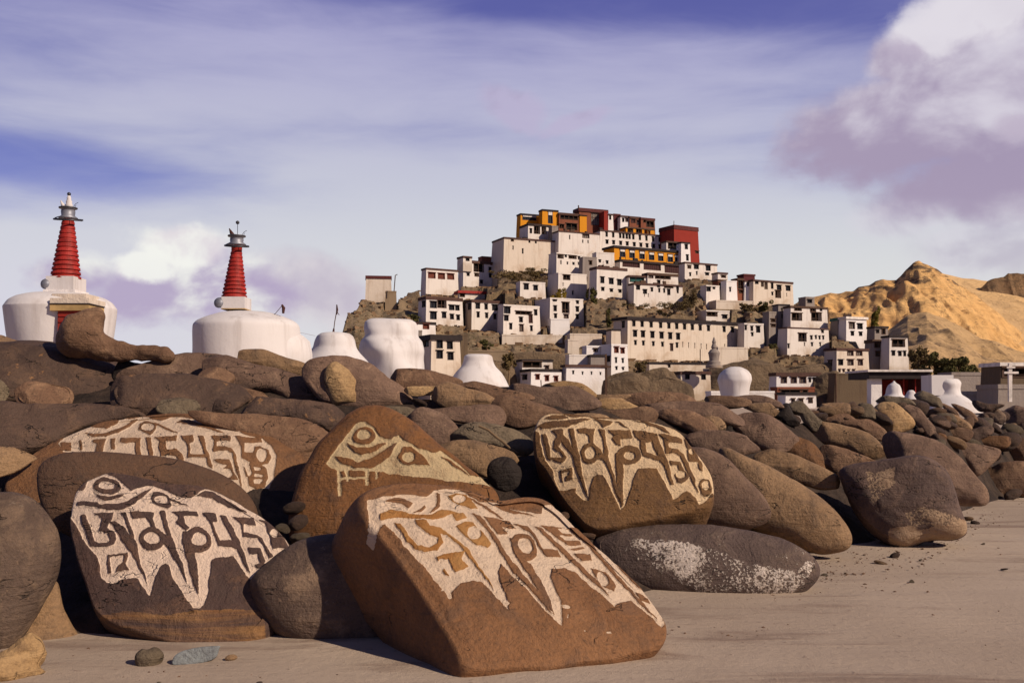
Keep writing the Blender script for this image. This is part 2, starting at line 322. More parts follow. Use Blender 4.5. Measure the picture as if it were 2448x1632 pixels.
# ---------------- carving masks ----------------
def inpoly(X, Y, poly):
    r = np.zeros(X.shape, bool); p = np.array(poly, float); n = len(p)
    for i in range(n):
        x1, y1 = p[i]; x2, y2 = p[(i+1) % n]
        if y1 == y2: continue
        r ^= ((y1 > Y) != (y2 > Y)) & (X < (x2-x1)*(Y-y1)/(y2-y1)+x1)
    return r
def ell(cx, cy, rx, ry, rot=0, n=28):
    c, s = math.cos(R(rot)), math.sin(R(rot))
    return [(cx+rx*math.cos(t)*c-ry*math.sin(t)*s, cy+rx*math.cos(t)*s+ry*math.sin(t)*c) for t in np.linspace(0, 2*math.pi, n, endpoint=False)]
class Mask:
    def __init__(s, u0, v0, u1, v1, ox, oy, sc, res=1.0):
        s.u0, s.v0, s.res, s.ox, s.oy, s.sc = u0, v0, res, ox, oy, sc
        w = int((u1-u0)/res)+1; h = int((v1-v0)/res)+1
        s.X, s.Y = np.meshgrid(u0+np.arange(w)*res, v0+np.arange(h)*res); s.M = np.zeros((h, w)); s.O = np.zeros((h, w))
        q = np.stack([s.X.ravel(), s.Y.ravel(), np.zeros(s.X.size)], 1)
        s.X = s.X + (wnoise(q, 0.16, 5) * 0.9 + wnoise(q, 0.5, 8)*0.5).reshape(s.X.shape); s.Y = s.Y + (wnoise(q, 0.16, 6) * 0.9 + wnoise(q, 0.5, 9)*0.5).reshape(s.X.shape)
    def poly(s, pts, val, sm=True, ochre=0):
        p = [(s.ox+x/s.sc, s.oy+y/s.sc) for x, y in pts]
        k = inpoly(s.X, s.Y, p); s.M[k] = val; s.O[k] = ochre
    def finish(s):
        for A in ('M', 'O'):
            m = getattr(s, A)
            for _ in range(2):
                m = np.pad(m, 1, mode='edge'); m = (m[:-2,1:-1]+m[2:,1:-1]+m[1:-1,:-2]+m[1:-1,2:]+2*m[1:-1,1:-1])/6
            setattr(s, A, m)
    def sample(s, U, V):
        x = np.clip((U-s.u0)/s.res, 0, s.M.shape[1]-1.001); y = np.clip((V-s.v0)/s.res, 0, s.M.shape[0]-1.001)
        i = x.astype(int); j = y.astype(int); fx = x-i; fy = y-j; r = []
        for A in (s.M, s.O): r.append(A[j, i]*(1-fx)*(1-fy)+A[j, i+1]*fx*(1-fy)+A[j+1, i]*(1-fx)*fy+A[j+1, i+1]*fx*fy)
        ins = (U > s.u0) & (U < s.u0+(s.M.shape[1]-1)*s.res) & (V > s.v0) & (V < s.v0+(s.M.shape[0]-1)*s.res)
        return r[0]*ins, r[1]*ins

_seed = [100]
def stone(name, label, poly, mat, D=None, n=None, lay=0.35, tf=0.55, tb=0.7, skew=(0, 0, 0), p=2.3, nt=84, nr=15, noise=0.05, apex=(0, 0), mask=None, slab=None, facets=0, grow=1, group='stones of the long pile', cat='stone', depthc=0.007, dv=0.0):
    _seed[0] += 1; seed = _seed[0]
    if grow != 1:
        pc = np.array(poly, float).mean(0); poly = [tuple(pc+(np.array(q)-pc)*grow) for q in poly]
    o = closed_spline(poly, nt)
    x, y = o[:, 0], o[:, 1]; xs, ys = np.roll(x, -1), np.roll(y, -1); cr = x*ys-xs*y; A = cr.sum()/2
    c = np.array([((x+xs)*cr).sum()/(6*A), ((y+ys)*cr).sum()/(6*A)])
    if D is None: D = float(Dp(c[0], c[1])) + dv
    C = np.array(ray(c[0], c[1], D))
    if n is None:
        tocam = np.array((0, 0, CH)) - C; tocam /= np.linalg.norm(tocam)
        pn = np.array((0.05, -0.34, 0.94)); n = tocam*(1-lay)+pn*lay
    n = np.array(n, float); n /= np.linalg.norm(n)
    def hit(P2, off=0.0):
        d = np.stack([(P2[:, 0]-CU)/F, np.ones(len(P2)), (HV-P2[:, 1])/F], 1); o0 = np.array((0, 0, CH))
        t = ((C + n*off - o0) @ n) / (d @ n); return o0 + d*t[:, None]
    S = hit(o); ac = hit(np.array([[c[0]+apex[0], c[1]+apex[1]]]))[0]
    e = S - S.mean(0); mn = math.sqrt(max(1e-9, sorted(np.linalg.eigvalsh(e.T @ e / len(e)))[1])) * 1.35
    if slab is None:
        ph = np.linspace(math.pi/2, -math.pi/2, 2*nr+1)[1:-1]
        r = np.abs(np.cos(ph))**(2/p); z = np.sign(np.sin(ph))*np.abs(np.sin(ph))**(2/p); z = np.where(z > 0, z*tf*mn, z*tb*mn)
        ztop, zbot = tf*mn, -tb*mn
    else:
        t, dome, rd = slab    # thickness, doming of the face, rounding of the edge (metres)
        r = list(np.linspace(0, 0.955, nr+1)[1:]); z = [dome*(1-(q/0.955)**2.5) for q in r]
        for a in np.linspace(15, 90, 6): r.append(0.955+0.045*math.sin(R(a))); z.append(-rd*(1-math.cos(R(a))))
        for q in np.linspace(0.15, 1, 6): r.append(1.0 - 0.05*q**2); z.append(-rd-(t-rd)*q)
        r += [0.85, 0.6, 0.3]; z += [-t*1.12, -t*1.22, -t*1.25]; r = np.array(r); z = np.array(z); ztop, zbot = dome, -t*1.25
    V = (ac[None, None, :] + (S[None, :, :]-ac[None, None, :])*r[:, None, None] + n*z[:, None, None] + np.array(skew)*np.clip(-z/(abs(zbot)+1e-9), 0, 1)[:, None, None]).reshape(-1, 3)
    V = np.vstack([V, (ac + n*ztop)[None], (ac + n*zbot + np.array(skew))[None]])
    if facets and mask is None and slab is None:
        rs = np.random.RandomState(seed*3+1); Q = V - C; e1 = np.cross(n, (0, 0, 1.0)); e1 /= np.linalg.norm(e1); e2 = np.cross(n, e1)
        for _ in range(facets):
            a_ = rs.uniform(0, 6.283); g_ = rs.uniform(0.35, 1.15); d_ = n*math.cos(g_) + (e1*math.cos(a_)+e2*math.sin(a_))*math.sin(g_)
            pj = Q @ d_; qd = pj.max()*rs.uniform(.74, .92); ov = np.maximum(0, pj-qd); Q = Q - d_*(ov*0.88)[:, None]
        V = Q + C
    rr = np.concatenate([np.repeat(r, nt), [0, 0]])
    rad = V - C; rad /= (np.linalg.norm(rad, axis=1)[:, None] + 1e-6)
    fq = 2.2/max(mn, 0.03)
    dsp = (fbm(V, fq, seed, 4, 0.45))*noise*mn
    dirn = rad*(1-(rr < 0.9)*0.75)[:, None] + n*((rr < 0.9)*0.6)[:, None]*np.sign((V-C) @ n + 1e-6)[:, None]
    V = V + dirn*dsp[:, None]
    cm = om = None
    if mask is not None:
        q = V - C; h = q @ n
        # lay the traced inscription on the plane of the stone's face
        Pl = V - n*h[:, None]
        U_ = Pl[:, 0]/Pl[:, 1]*F+CU; V_ = HV-(Pl[:, 2]-CH)/Pl[:, 1]*F
        cm, om = mask.sample(U_, V_); front = (h > -0.03*1.0 - 0.02) if slab else (h > 0)
        cm = cm*front; om = om*front
        V = V - n*(cm*depthc)[:, None]
    k = len(r); F_ = []
    idx = np.arange(k*nt).reshape(k, nt); a = idx[:-1]; b = idx[1:]
    q4 = np.stack([a, b, np.roll(b, -1, 1), np.roll(a, -1, 1)], -1).reshape(-1, 4)
    F_ = q4.tolist(); F_ += [[k*nt, int(idx[0, i]), int(idx[0, (i+1) % nt])] for i in range(nt)]; F_ += [[k*nt+1, int(idx[-1, (i+1) % nt]), int(idx[-1, i])] for i in range(nt)]
    # orient outward
    v0, v1, v2 = V[q4[nt*(k//3), 0]], V[q4[nt*(k//3), 1]], V[q4[nt*(k//3), 2]]
    if np.dot(np.cross(v1-v0, v2-v1), n) < 0: F_ = [f[::-1] for f in F_]
    ob = mk(name, (V-C).tolist(), F_, mat, None, tuple(C), True)
    if cm is not None:
        for nm, arr in (('carve', cm), ('ochre', om)):
            at = ob.data.attributes.new(nm, 'FLOAT', 'POINT'); at.data.foreach_set('value', arr.astype(np.float32))
    tag(ob, label, cat, group); return ob
# ======================= GROUND =======================
def sandmat():
    m, N, b = newmat('sand'); t = N.n('ShaderNodeTexCoord'); P = t.outputs['Object']
    a = N.noise(P, 0.55, 6, 0.6, 0.4); s = N.noise(N.mapping(P, scale=(0.5, 2.6, 1)), 1.6, 7, 0.65, 0.5); f = N.noise(P, 30, 6, 0.7); g = N.noise(P, 240, 3, 0.8)
    c = N.mix(N.ss(a, 0.35, 0.65), (0.355, 0.268, 0.203), (0.435, 0.335, 0.258))
    c = N.mix(N.m('MULTIPLY', N.ss(s, 0.52, 0.66), 0.75), c, (0.215, 0.145, 0.108))
    c = N.mix(N.m('MULTIPLY', N.ss(f, 0.60, 0.70), 0.55), c, (0.14, 0.09, 0.068))
    c = N.mix(N.m('MULTIPLY', N.ss(g, 0.5, 0.8), 0.35), c, (0.36, 0.27, 0.20))
    N.put(b.inputs['Base Color'], c); b.inputs['Roughness'].default_value = 0.9
    bump(N, b, N.m('ADD', N.m('MULTIPLY', s, 1.0), N.m('ADD', N.m('MULTIPLY', f, 0.35), N.m('MULTIPLY', g, 0.1))), 0.6, 0.03)
sandmat()
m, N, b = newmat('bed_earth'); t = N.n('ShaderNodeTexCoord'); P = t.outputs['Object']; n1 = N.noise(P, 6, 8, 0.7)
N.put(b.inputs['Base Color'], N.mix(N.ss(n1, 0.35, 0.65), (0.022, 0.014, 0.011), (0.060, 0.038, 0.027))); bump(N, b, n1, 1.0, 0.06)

def polar_grid(us, Ds, zf, name, mat, kind='structure'):
    uu, dd = np.meshgrid(us, Ds); z = zf(uu, dd)
    X = (uu-CU)/F*dd; V = np.stack([X, dd, z], -1).reshape(-1, 3)
    k, n = uu.shape; idx = np.arange(k*n).reshape(k, n)
    q = np.stack([idx[:-1, :-1], idx[:-1, 1:], idx[1:, 1:], idx[1:, :-1]], -1).reshape(-1, 4)
    o = mk(name, V.tolist(), q.tolist(), mat, None, None, True); tag(o, kind=kind); return o
# one sheet of ground to the horizon
ys = np.concatenate([np.linspace(-30, 1.2, 16), np.linspace(1.3, 12, 130), np.geomspace(12.3, 3500, 60)])
xs = np.concatenate([-np.geomspace(2600, 4.2, 40), np.linspace(-4, 7, 110), np.geomspace(7.2, 2600, 40)])
XX, YY = np.meshgrid(xs, ys); Q = np.stack([XX.ravel(), YY.ravel(), np.zeros(XX.size)], 1)
near = np.clip(1-np.abs(YY.ravel()-4)/14, 0, 1)
ZZ = (fbm(Q, 1.6, 3, 4)*0.006 + fbm(Q*np.array([1, 2.2, 1]), 6, 9, 2)*0.002)*near
V = Q.copy(); V[:, 2] = ZZ
k, nn = XX.shape; idx = np.arange(k*nn).reshape(k, nn); q = np.stack([idx[:-1, :-1], idx[:-1, 1:], idx[1:, 1:], idx[1:, :-1]], -1).reshape(-1, 4)
tag(mk('ground', V.tolist(), q.tolist(), 'sand', None, None, True), kind='structure')
# mound under the stones
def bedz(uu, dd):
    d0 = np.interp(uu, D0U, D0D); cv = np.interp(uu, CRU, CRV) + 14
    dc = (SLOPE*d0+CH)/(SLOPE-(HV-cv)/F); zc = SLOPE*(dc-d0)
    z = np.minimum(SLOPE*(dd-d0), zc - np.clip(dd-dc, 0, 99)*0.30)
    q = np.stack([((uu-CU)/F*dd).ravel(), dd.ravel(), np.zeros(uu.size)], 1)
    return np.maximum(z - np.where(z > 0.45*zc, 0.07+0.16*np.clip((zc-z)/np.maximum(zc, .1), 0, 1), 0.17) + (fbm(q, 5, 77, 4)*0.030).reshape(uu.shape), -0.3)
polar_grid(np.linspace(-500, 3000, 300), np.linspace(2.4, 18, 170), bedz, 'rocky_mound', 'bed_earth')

# ======================= CARVED STONES =======================
# left front stone
M2 = Mask(140, 1110, 710, 1570, 150, 1100, 3.92)
M2.poly([(150,1300),(320,1440),(700,1430),(1000,1470),(1250,1430),(1700,1400),(1900,1400),(1900,1850),(900,1850),(300,1600)], 0, ochre=.38)
M2.poly([(50,330),(60,310),(110,275),(200,280),(215,230),(240,160),(300,125),(390,120),(480,150),(550,205),(610,265),(655,310),(700,280),(780,255),(850,248),(930,275),(1020,320),(1130,370),(1210,375),(1240,345),(1300,285),(1340,265),(1400,275),(1480,305),(1560,350),(1660,400),(1760,420),(1870,490),(1960,560),(2050,650),(2110,760),(2130,830),(2130,900),(1900,980),(1830,1050),(1780,1110),(1770,1145),(1720,1080),(1640,960),(1600,920),(1520,925),(1440,945),(1405,975),(1400,1080),(1380,1250),(1340,1370),(1290,1410),(1235,1405),(1150,1300),(1050,1130),(1010,1020),(980,1000),(930,1030),(890,1110),(870,1200),(850,1300),(820,1290),(720,1140),(640,1130),(560,1145),(480,1180),(420,1160),(370,1100),(350,990),(320,900),(230,800),(180,740),(150,640),(80,560),(40,490),(50,460),(80,450),(45,400)], 1)
for pt in ([(305,320),(370,345),(440,365),(520,345),(600,338),(560,370),(490,395),(410,412),(360,385)],
  [(130,385),(170,378),(250,395),(330,415),(380,450),(430,435),(530,435),(610,415),(700,370),(770,310),(860,270),(820,310),(770,370),(700,430),(640,470),(550,500),(430,495),(350,475),(240,440),(130,420)],
  ell(420,248,138,86,14),
  [(840,370),(860,320),(900,308),(950,325),(1040,380),(1130,425),(1215,465),(1160,450),(1080,420),(1030,400),(1035,450),(1000,478),(930,465),(870,430)],
  [(1260,345),(1340,280),(1400,290),(1520,350),(1640,430),(1740,500),(1650,470),(1500,410),(1380,365)],
  [(170,518),(222,515),(262,640),(310,770),(350,790),(440,795),(468,765),(445,715),(355,690),(368,620),(385,580),(345,540),(290,515),(500,525),(490,570),(460,605),(440,640),(430,665),(500,700),(518,760),(500,810),(440,835),(350,832),(275,815),(235,740),(200,620)],
  [(440,600),(520,610),(600,670),(652,745),(600,590),(560,525),(605,518),(660,660),(700,780),(740,950),(780,1080),(815,1210),(770,1100),(690,950),(640,870),(580,790),(520,700),(490,640)],
  [(432,905),(630,895),(632,912),(455,922),(468,1075),(440,1075)], [(560,900),(632,895),(632,940),(605,990),(650,1055),(515,1070),(530,1010),(590,970),(600,925)],
  ell(855,770,122,108), [(650,518),(868,515),(862,580),(890,670),(960,705),(1002,745),(960,640),(920,505),(970,498),(1000,640),(1050,780),(1100,900),(1150,1030),(1187,1192),(1120,1060),(1040,920),(985,830),(930,800),(850,680),(840,640),(790,575),(675,580)],
  [(1030,505),(1275,500),(1290,555),(1190,550),(1155,560),(1160,620),(1210,660),(1170,690),(1140,670),(1075,600),(1100,560)], ell(1272,782,130,126),
  [(1140,700),(1200,690),(1190,800),(1260,890),(1275,1000),(1292,1150),(1285,1310),(1250,1200),(1200,1050),(1165,900),(1138,780)],
  [(1310,505),(1440,515),(1460,590),(1410,595),(1440,680),(1480,770),(1600,770),(1640,850),(1560,830),(1470,830),(1430,720),(1390,600),(1360,560)],
  [(1480,530),(1530,530),(1600,640),(1660,760),(1700,880),(1740,980),(1772,1080),(1700,990),(1640,850),(1590,750)],
  [(1590,530),(1790,535),(1815,610),(1700,610),(1700,690),(1810,700),(1870,740),(1930,840),(1985,905),(1940,925),(1880,800),(1830,740),(1690,735),(1680,620),(1650,580)],
  [(1740,830),(1860,830),(1910,960),(1870,990),(1830,890),(1760,900)], [(1820,545),(1920,560),(2000,620),(2080,730),(2130,820),(1970,835),(1940,700),(1890,590)], [(1800,1000),(1850,975),(1900,980),(1870,1010),(1830,1030)]): M2.poly(pt, 0)
for pt in (ell(420,243,84,42,10), ell(940,392,66,42,8), ell(855,762,74,56), ell(1292,770,72,63), ell(1975,680,32,42)): M2.poly(pt, 1)
M2.finish()
S2 = [(160,1250),(163,1200),(172,1165),(205,1135),(255,1122),(310,1130),(400,1150),(480,1158),(560,1185),(640,1235),(690,1300),(700,1370),(680,1450),(640,1520),(575,1548),(500,1552),(430,1545),(340,1518),(240,1475),(205,1410),(175,1330)]
stone('carved_stone', 'dark brown boulder with bold pale carved Tibetan letters, front left beside the grey boulders', S2, 'carved_dark_stone', D=3.45, n=(0.02, -0.76, 0.65), mask=M2, slab=(0.34, 0.03, 0.10), nt=560, nr=260, noise=0.028, group='stones carved with Tibetan letters', cat='carved stone')
# back left stone
M1 = Mask(105, 965, 720, 1235, 100, 960, 3.7935)
M1.poly([(110,300),(200,260),(380,200),(560,145),(680,115),(790,160),(900,135),(960,140),(1080,185),(1180,150),(1280,145),(1400,180),(1660,245),(1800,300),(1900,335),(2000,350),(2080,420),(2130,510),(2130,600),(2100,720),(2060,820),(1990,870),(1920,910),(1860,960),(1720,860),(1620,790),(1500,720),(1340,640),(1100,600),(850,560),(450,500),(200,480),(150,380),(200,330)], 1)
for pt in ([(430,220),(560,165),(700,165),(680,215),(590,255),(500,240)], [(370,285),(470,300),(560,308),(660,280),(740,240),(820,170),(880,155),(800,240),(700,310),(600,342),(470,335)],
  [(875,270),(890,205),(940,178),(1020,195),(1120,250),(1200,300),(1270,347),(1180,312),(1050,240),(1042,290),(1000,345),(930,310)],
  [(1220,215),(1270,175),(1340,180),(1500,250),(1690,342),(1560,312),(1400,248)], [(1340,160),(1430,175),(1660,235),(1590,248),(1450,205)],
  [(345,355),(372,355),(375,462),(350,462)], [(170,375),(270,375),(275,470),(190,470)], [(470,365),(592,365),(585,410),(560,520),(490,520),(500,420),(470,390)], [(635,365),(680,365),(682,480),(645,480)],
  [(725,365),(905,365),(905,440),(930,560),(870,560),(860,420),(725,410)], [(950,365),(1000,365),(1032,580),(995,580)],
  [(1030,365),(1240,360),(1242,412),(1140,415),(1145,490),(1240,490),(1290,530),(1320,640),(1280,640),(1240,560),(1160,545),(1100,560),(1070,450),(1080,410)],
  [(1275,360),(1390,365),(1395,430),(1355,440),(1370,545),(1500,550),(1510,582),(1340,572),(1330,440),(1300,400)], [(1425,365),(1480,365),(1520,500),(1570,680),(1530,660),(1480,500)],
  [(1535,365),(1720,355),(1725,415),(1605,415),(1605,470),(1730,475),(1780,560),(1832,855),(1780,720),(1740,540),(1700,510),(1570,525),(1580,420)],
  [(1570,590),(1720,590),(1750,680),(1790,765),(1720,760),(1640,700),(1700,640),(1600,620)],
  [(1750,350),(1990,345),(2010,400),(1850,420),(1850,510),(1920,510),(1930,450),(1990,440),(2060,470),(2088,540),(2060,600),(2000,612),(2050,640),(2060,700),(2030,800),(1960,832),(1890,800),(1880,730),(1915,700),(1890,620),(1900,600),(1830,570),(1808,430)], [(1838,630),(1860,650),(1890,740),(1865,730)]): M1.poly(pt, 0)
for pt in (ell(965,250,62,44), ell(1692,708,48,36), ell(2000,525,46,62), [(1930,630),(2000,640),(2000,660),(1940,665)], [(1940,690),(2020,690),(2000,715),(1930,720)], [(1925,745),(2010,735),(1990,785),(1940,785)]): M1.poly(pt, 1)
M1.finish()
S1 = [(5,1165),(40,1110),(110,1060),(200,1015),(300,990),(400,979),(500,988),(590,1012),(690,1062),(752,1095),(740,1130),(705,1200),(670,1240),(620,1250),(500,1230),(350,1215),(180,1215),(60,1205)]
stone('carved_stone', 'reddish brown carved boulder leaning behind the dark lettered one, its lower lines hidden', S1, 'carved_brown_stone', D=4.55, n=(0.02, -0.66, 0.75), mask=M1, slab=(0.42, 0.05, 0.12), nt=560, nr=230, noise=0.02, group='stones carved with Tibetan letters', cat='carved stone')
# middle stone
M3 = Mask(780, 1020, 1190, 1240, 500, 820, 2.94)
M3.poly([(865,940),(900,860),(960,790),(1020,700),(1060,650),(1120,642),(1190,690),(1230,750),(1300,770),(1350,740),(1420,790),(1500,830),(1600,850),(1640,825),(1760,920),(1850,1000),(1940,990),(2000,1020),(1980,1060),(1860,1060),(1700,1060),(1560,1040),(1400,1030),(1240,1000),(1100,995),(950,992),(900,970)], 1)
for pt in (ell(1118,745,80,64), [(990,785),(1060,822),(1150,830),(1262,790),(1272,800),(1200,855),(1110,885),(1040,855)],
  [(908,878),(1000,900),(1080,932),(1180,900),(1280,830),(1345,785),(1315,865),(1260,925),(1180,975),(1060,975),(960,935)],
  [(1350,900),(1390,820),(1440,820),(1520,880),(1575,950),(1500,948),(1470,942),(1420,952),(1380,945)], [(1630,868),(1700,895),(1860,1015),(1760,965)]): M3.poly(pt, 0)
for pt in (ell(1118,740,50,38), ell(1425,895,44,36), [(938,990),(965,990),(970,1170),(945,1170)], [(1125,990),(1155,990),(1152,1100),(1130,1100)], [(990,990),(1020,990),(1015,1070),(1003,1070)], [(1195,990),(1215,990),(1215,1060),(1203,1060)], [(960,1040),(1150,1035),(1150,1050),(960,1056)]): M3.poly(pt, 1)
M3.finish()
S3 = [(690,1260),(711,1165),(738,1109),(758,1072),(789,1038),(823,1007),(857,987),(891,981),(930,987),(980,1010),(1030,1046),(1080,1083),(1130,1124),(1172,1160),(1200,1200),(1190,1290),(1100,1340),(950,1350),(800,1340),(715,1320)]
stone('carved_stone', 'rust coloured domed boulder with a carved ring above wavy lines, in the middle row', S3, 'carved_rust_stone', D=4.15, n=(-0.02, -0.86, 0.51), mask=M3, tf=0.42, tb=0.5, p=3.2, nt=460, nr=150, noise=0.02, group='stones carved with Tibetan letters', cat='carved stone')
# front centre stone
M4 = Mask(870, 1160, 1610, 1520, 800, 1140, 2.868)
M4.poly([(225,155),(360,150),(450,135),(630,140),(680,95),(760,78),(860,85),(930,130),(1000,170),(1060,165),(1130,185),(1250,215),(1420,250),(1430,200),(1480,178),(1540,210),(1630,270),(1690,325),(1780,400),(1900,510),(2030,640),(2130,740),(2200,850),(2240,930),(2270,1000),(2240,1030),(2100,910),(2030,860),(1960,880),(1900,920),(1850,870),(1750,790),(1640,680),(1560,660),(1480,665),(1465,720),(1490,800),(1530,880),(1545,1055),(1480,1010),(1400,930),(1300,820),(1200,720),(1130,640),(1105,680),(1120,760),(1160,860),(1180,950),(1100,870),(1000,760),(940,750),(860,760),(770,840),(700,760),(640,680),(560,590),(480,500),(400,400),(345,340),(315,345),(290,400),(265,490),(240,400),(230,250)], 1)
OC = ([(300,265),(380,240),(470,262),(560,290),(650,285),(730,250),(850,262),(700,322),(560,322),(430,292),(310,312)],
  [(400,330),(450,340),(500,430),(560,500),(640,520),(695,500),(698,460),(640,440),(590,400),(555,360),(540,325),(620,330),(640,372),(720,390),(840,480),(920,560),(980,660),(1040,740),(1085,825),(1020,740),(930,620),(850,520),(760,440),(710,425),(738,490),(700,540),(610,548),(540,522),(470,440)],
  [(680,590),(750,560),(880,550),(862,600),(912,655),(815,692),(790,640),(765,600),(705,612),(785,722),(748,705)],
  [(820,370),(880,330),(930,335),(1000,400),(1062,500),(1040,530),(960,512),(880,445)], [(780,130),(830,108),(900,120),(960,190),(978,232),(930,232),(850,197),(800,172)], [(790,270),(880,262),(900,300),(830,330)])
for pt in OC: M4.poly(pt, 0, ochre=1)
for pt in ([(340,180),(400,155),(480,165),(532,200),(505,240),(450,205)], [(520,270),(570,250),(612,215),(600,190),(625,230),(585,268)], [(700,105),(722,120),(722,225),(680,262),(640,272),(690,225)],
  [(925,135),(1050,212),(1165,290),(1145,296),(1040,232),(925,150)], [(1085,188),(1150,190),(1300,238),(1405,268),(1210,240)],
  [(930,262),(990,280),(1090,420),(1160,560),(1280,720),(1400,850),(1482,992),(1350,850),(1200,690),(1130,570),(1040,400)],
  [(1010,285),(1200,310),(1242,372),(1140,362),(1182,420),(1110,425),(1060,350)], ell(1290,510,82,112,-28), [(1190,430),(1230,470),(1262,590),(1330,640),(1400,760),(1460,880),(1492,992),(1400,860),(1300,700),(1215,560)],
  [(1210,320),(1320,350),(1370,420),(1420,510),(1520,520),(1545,572),(1440,572),(1380,480),(1330,400)], [(1360,340),(1420,360),(1560,500),(1680,620),(1780,720),(1882,855),(1780,770),(1650,640),(1500,490)],
  [(1400,335),(1560,340),(1640,400),(1540,402),(1575,432),(1680,440),(1690,470),(1590,472),(1520,420)], [(1630,535),(1750,530),(1762,580),(1690,592)], [(1590,500),(1700,480),(1720,495),(1640,512)],
  [(1750,640),(1860,650),(1930,760),(1905,805),(1840,780),(1780,700)], [(1580,340),(1700,350),(1800,500),(1950,680),(2100,850),(2235,995),(2150,930),(2000,780),(1850,600),(1720,450)],
  [(1850,420),(1950,560),(2050,680),(2125,785),(2050,720),(1950,620)], [(2060,780),(2150,830),(2170,870),(2100,850)]): M4.poly(pt, 0)
for pt in (ell(630,478,50,34), ell(720,640,30,40,20), ell(945,420,50,52), ell(852,152,44,32), ell(1298,498,46,64,-28), ell(1832,712,34,60,-20), [(1530,350),(1600,345),(1640,380),(1560,385)]): M4.poly(pt, 1)
for x, y, r_ in ((1570,930,26),(1582,992,12),(1480,1150,10),(1476,1200,14),(1625,1125,20),(1880,1088,24),(1700,1080,12),(1250,1110,14),(1880,1110,14),(2050,1190,16),(1740,1215,12),(1560,1215,12),(2140,965,8),(780,830,26),(745,800,20),(1160,900,22)): M4.poly(ell(x, y, r_*1.3, r_*.6, (x*7) % 180), .58)
M4.finish()
S4 = [(866,1215),(880,1172),(960,1148),(1040,1150),(1110,1160),(1180,1180),(1240,1172),(1300,1176),(1345,1205),(1400,1262),(1470,1325),(1540,1400),(1590,1470),(1600,1510),(1575,1548),(1500,1570),(1380,1590),(1250,1605),(1140,1612),(1100,1596),(1072,1520),(1020,1420),(955,1330),(895,1262)]
stone('carved_stone', 'large orange brown slab with pale and ochre carved letters, tilted at the front centre', S4, 'carved_brown_stone', D=3.12, n=(0.22, -0.60, 0.77), mask=M4, skew=(-0.11, 0.0, 0.03), slab=(0.34, 0.03, 0.09), nt=620, nr=300, noise=0.032, group='stones carved with Tibetan letters', cat='carved stone')
# right stone
M5 = Mask(1270, 982, 1712, 1230, 1230, 970, 4.704)
M5.poly([(215,255),(250,170),(330,100),(420,78),(540,88),(650,130),(860,120),(900,140),(1120,145),(1300,140),(1500,160),(1700,210),(1885,305),(1910,370),(2000,480),(2110,560),(2190,700),(2260,850),(2240,960),(2180,1040),(2080,1110),(2040,1050),(1990,980),(1920,980),(1840,1040),(1780,1075),(1720,960),(1660,860),(1600,750),(1400,740),(1370,780),(1330,900),(1300,1030),(1200,1190),(1130,1060),(1060,920),(1000,820),(940,805),(890,830),(860,900),(830,1085),(760,1050),(690,990),(680,940),(500,950),(440,800),(430,720),(350,620),(300,450),(270,300)], 1)
for pt in ([(330,135),(430,98),(560,102),(615,140),(540,162),(420,167)], [(235,240),(330,185),(560,178),(760,143),(880,142),(820,168),(640,242),(600,268),(400,262),(300,252)],
  [(880,145),(960,150),(1060,165),(1110,185),(1080,222),(1000,262),(950,202)], [(1120,175),(1180,182),(1305,282),(1240,255)], [(1300,148),(1500,168),(1680,245),(1765,322),(1700,315),(1640,272),(1480,202)],
  [(300,320),(350,315),(380,420),(412,588),(470,600),(540,600),(520,560),(440,500),(440,420),(475,360),(410,290),(560,290),(555,350),(600,410),(650,500),(690,620),(740,760),(790,880),(835,1055),(760,930),(690,720),(640,590),(570,500),(530,435),(495,480),(560,550),(592,610),(560,650),(520,662),(370,610)],
  [(610,285),(668,275),(700,420),(730,600),(760,760),(790,900),(832,1045),(750,900),(690,700),(640,420)], [(508,725),(655,718),(662,850),(530,857)],
  ell(850,575,108,118), [(700,275),(910,275),(895,330),(900,460),(960,530),(1010,610),(1065,735),(1000,660),(930,640),(850,440),(840,370),(800,340),(730,330)],
  [(940,280),(1015,285),(1040,460),(1060,600),(1100,760),(1150,900),(1212,1155),(1130,980),(1060,760),(1000,600),(1000,440)],
  [(1050,290),(1310,295),(1325,395),(1190,405),(1192,490),(1140,480),(1090,400),(1110,370)], ell(1290,592,132,112), [(1138,580),(1240,500),(1232,640),(1225,760),(1225,1120),(1200,1165),(1170,1000),(1150,860),(1138,720)],
  [(1330,295),(1490,300),(1545,440),(1470,445),(1482,560),(1605,608),(1540,440),(1500,310),(1600,320),(1640,440),(1700,600),(1750,740),(1802,915),(1760,922),(1700,770),(1640,660),(1560,640),(1440,600),(1410,520),(1410,420),(1350,370)],
  [(1620,320),(1750,340),(1880,370),(1892,432),(1730,432),(1740,490),(1840,500),(1900,560),(1960,680),(2020,820),(2072,1005),(2000,870),(1930,760),(1880,640),(1860,580),(1780,550),(1700,580),(1690,480),(1670,400)],
  [(1740,650),(1860,650),(1900,740),(1970,820),(1920,880),(1880,900),(1830,890),(1800,800),(1850,750),(1830,700),(1750,700)],
  [(1900,350),(1960,430),(2040,520),(2100,640),(2130,760),(2080,740),(2050,640),(1960,640),(1940,500)], ell(2150,925,72,98,-8)): M5.poly(pt, 0)
for pt in ([(535,760),(615,755),(612,790),(582,800),(577,850),(545,850)], ell(850,568,58,66), ell(1292,600,62,52), ell(1870,800,56,40), ell(2150,898,44,50), ell(1985,515,25,38,-20)): M5.poly(pt, 1)
M5.finish()
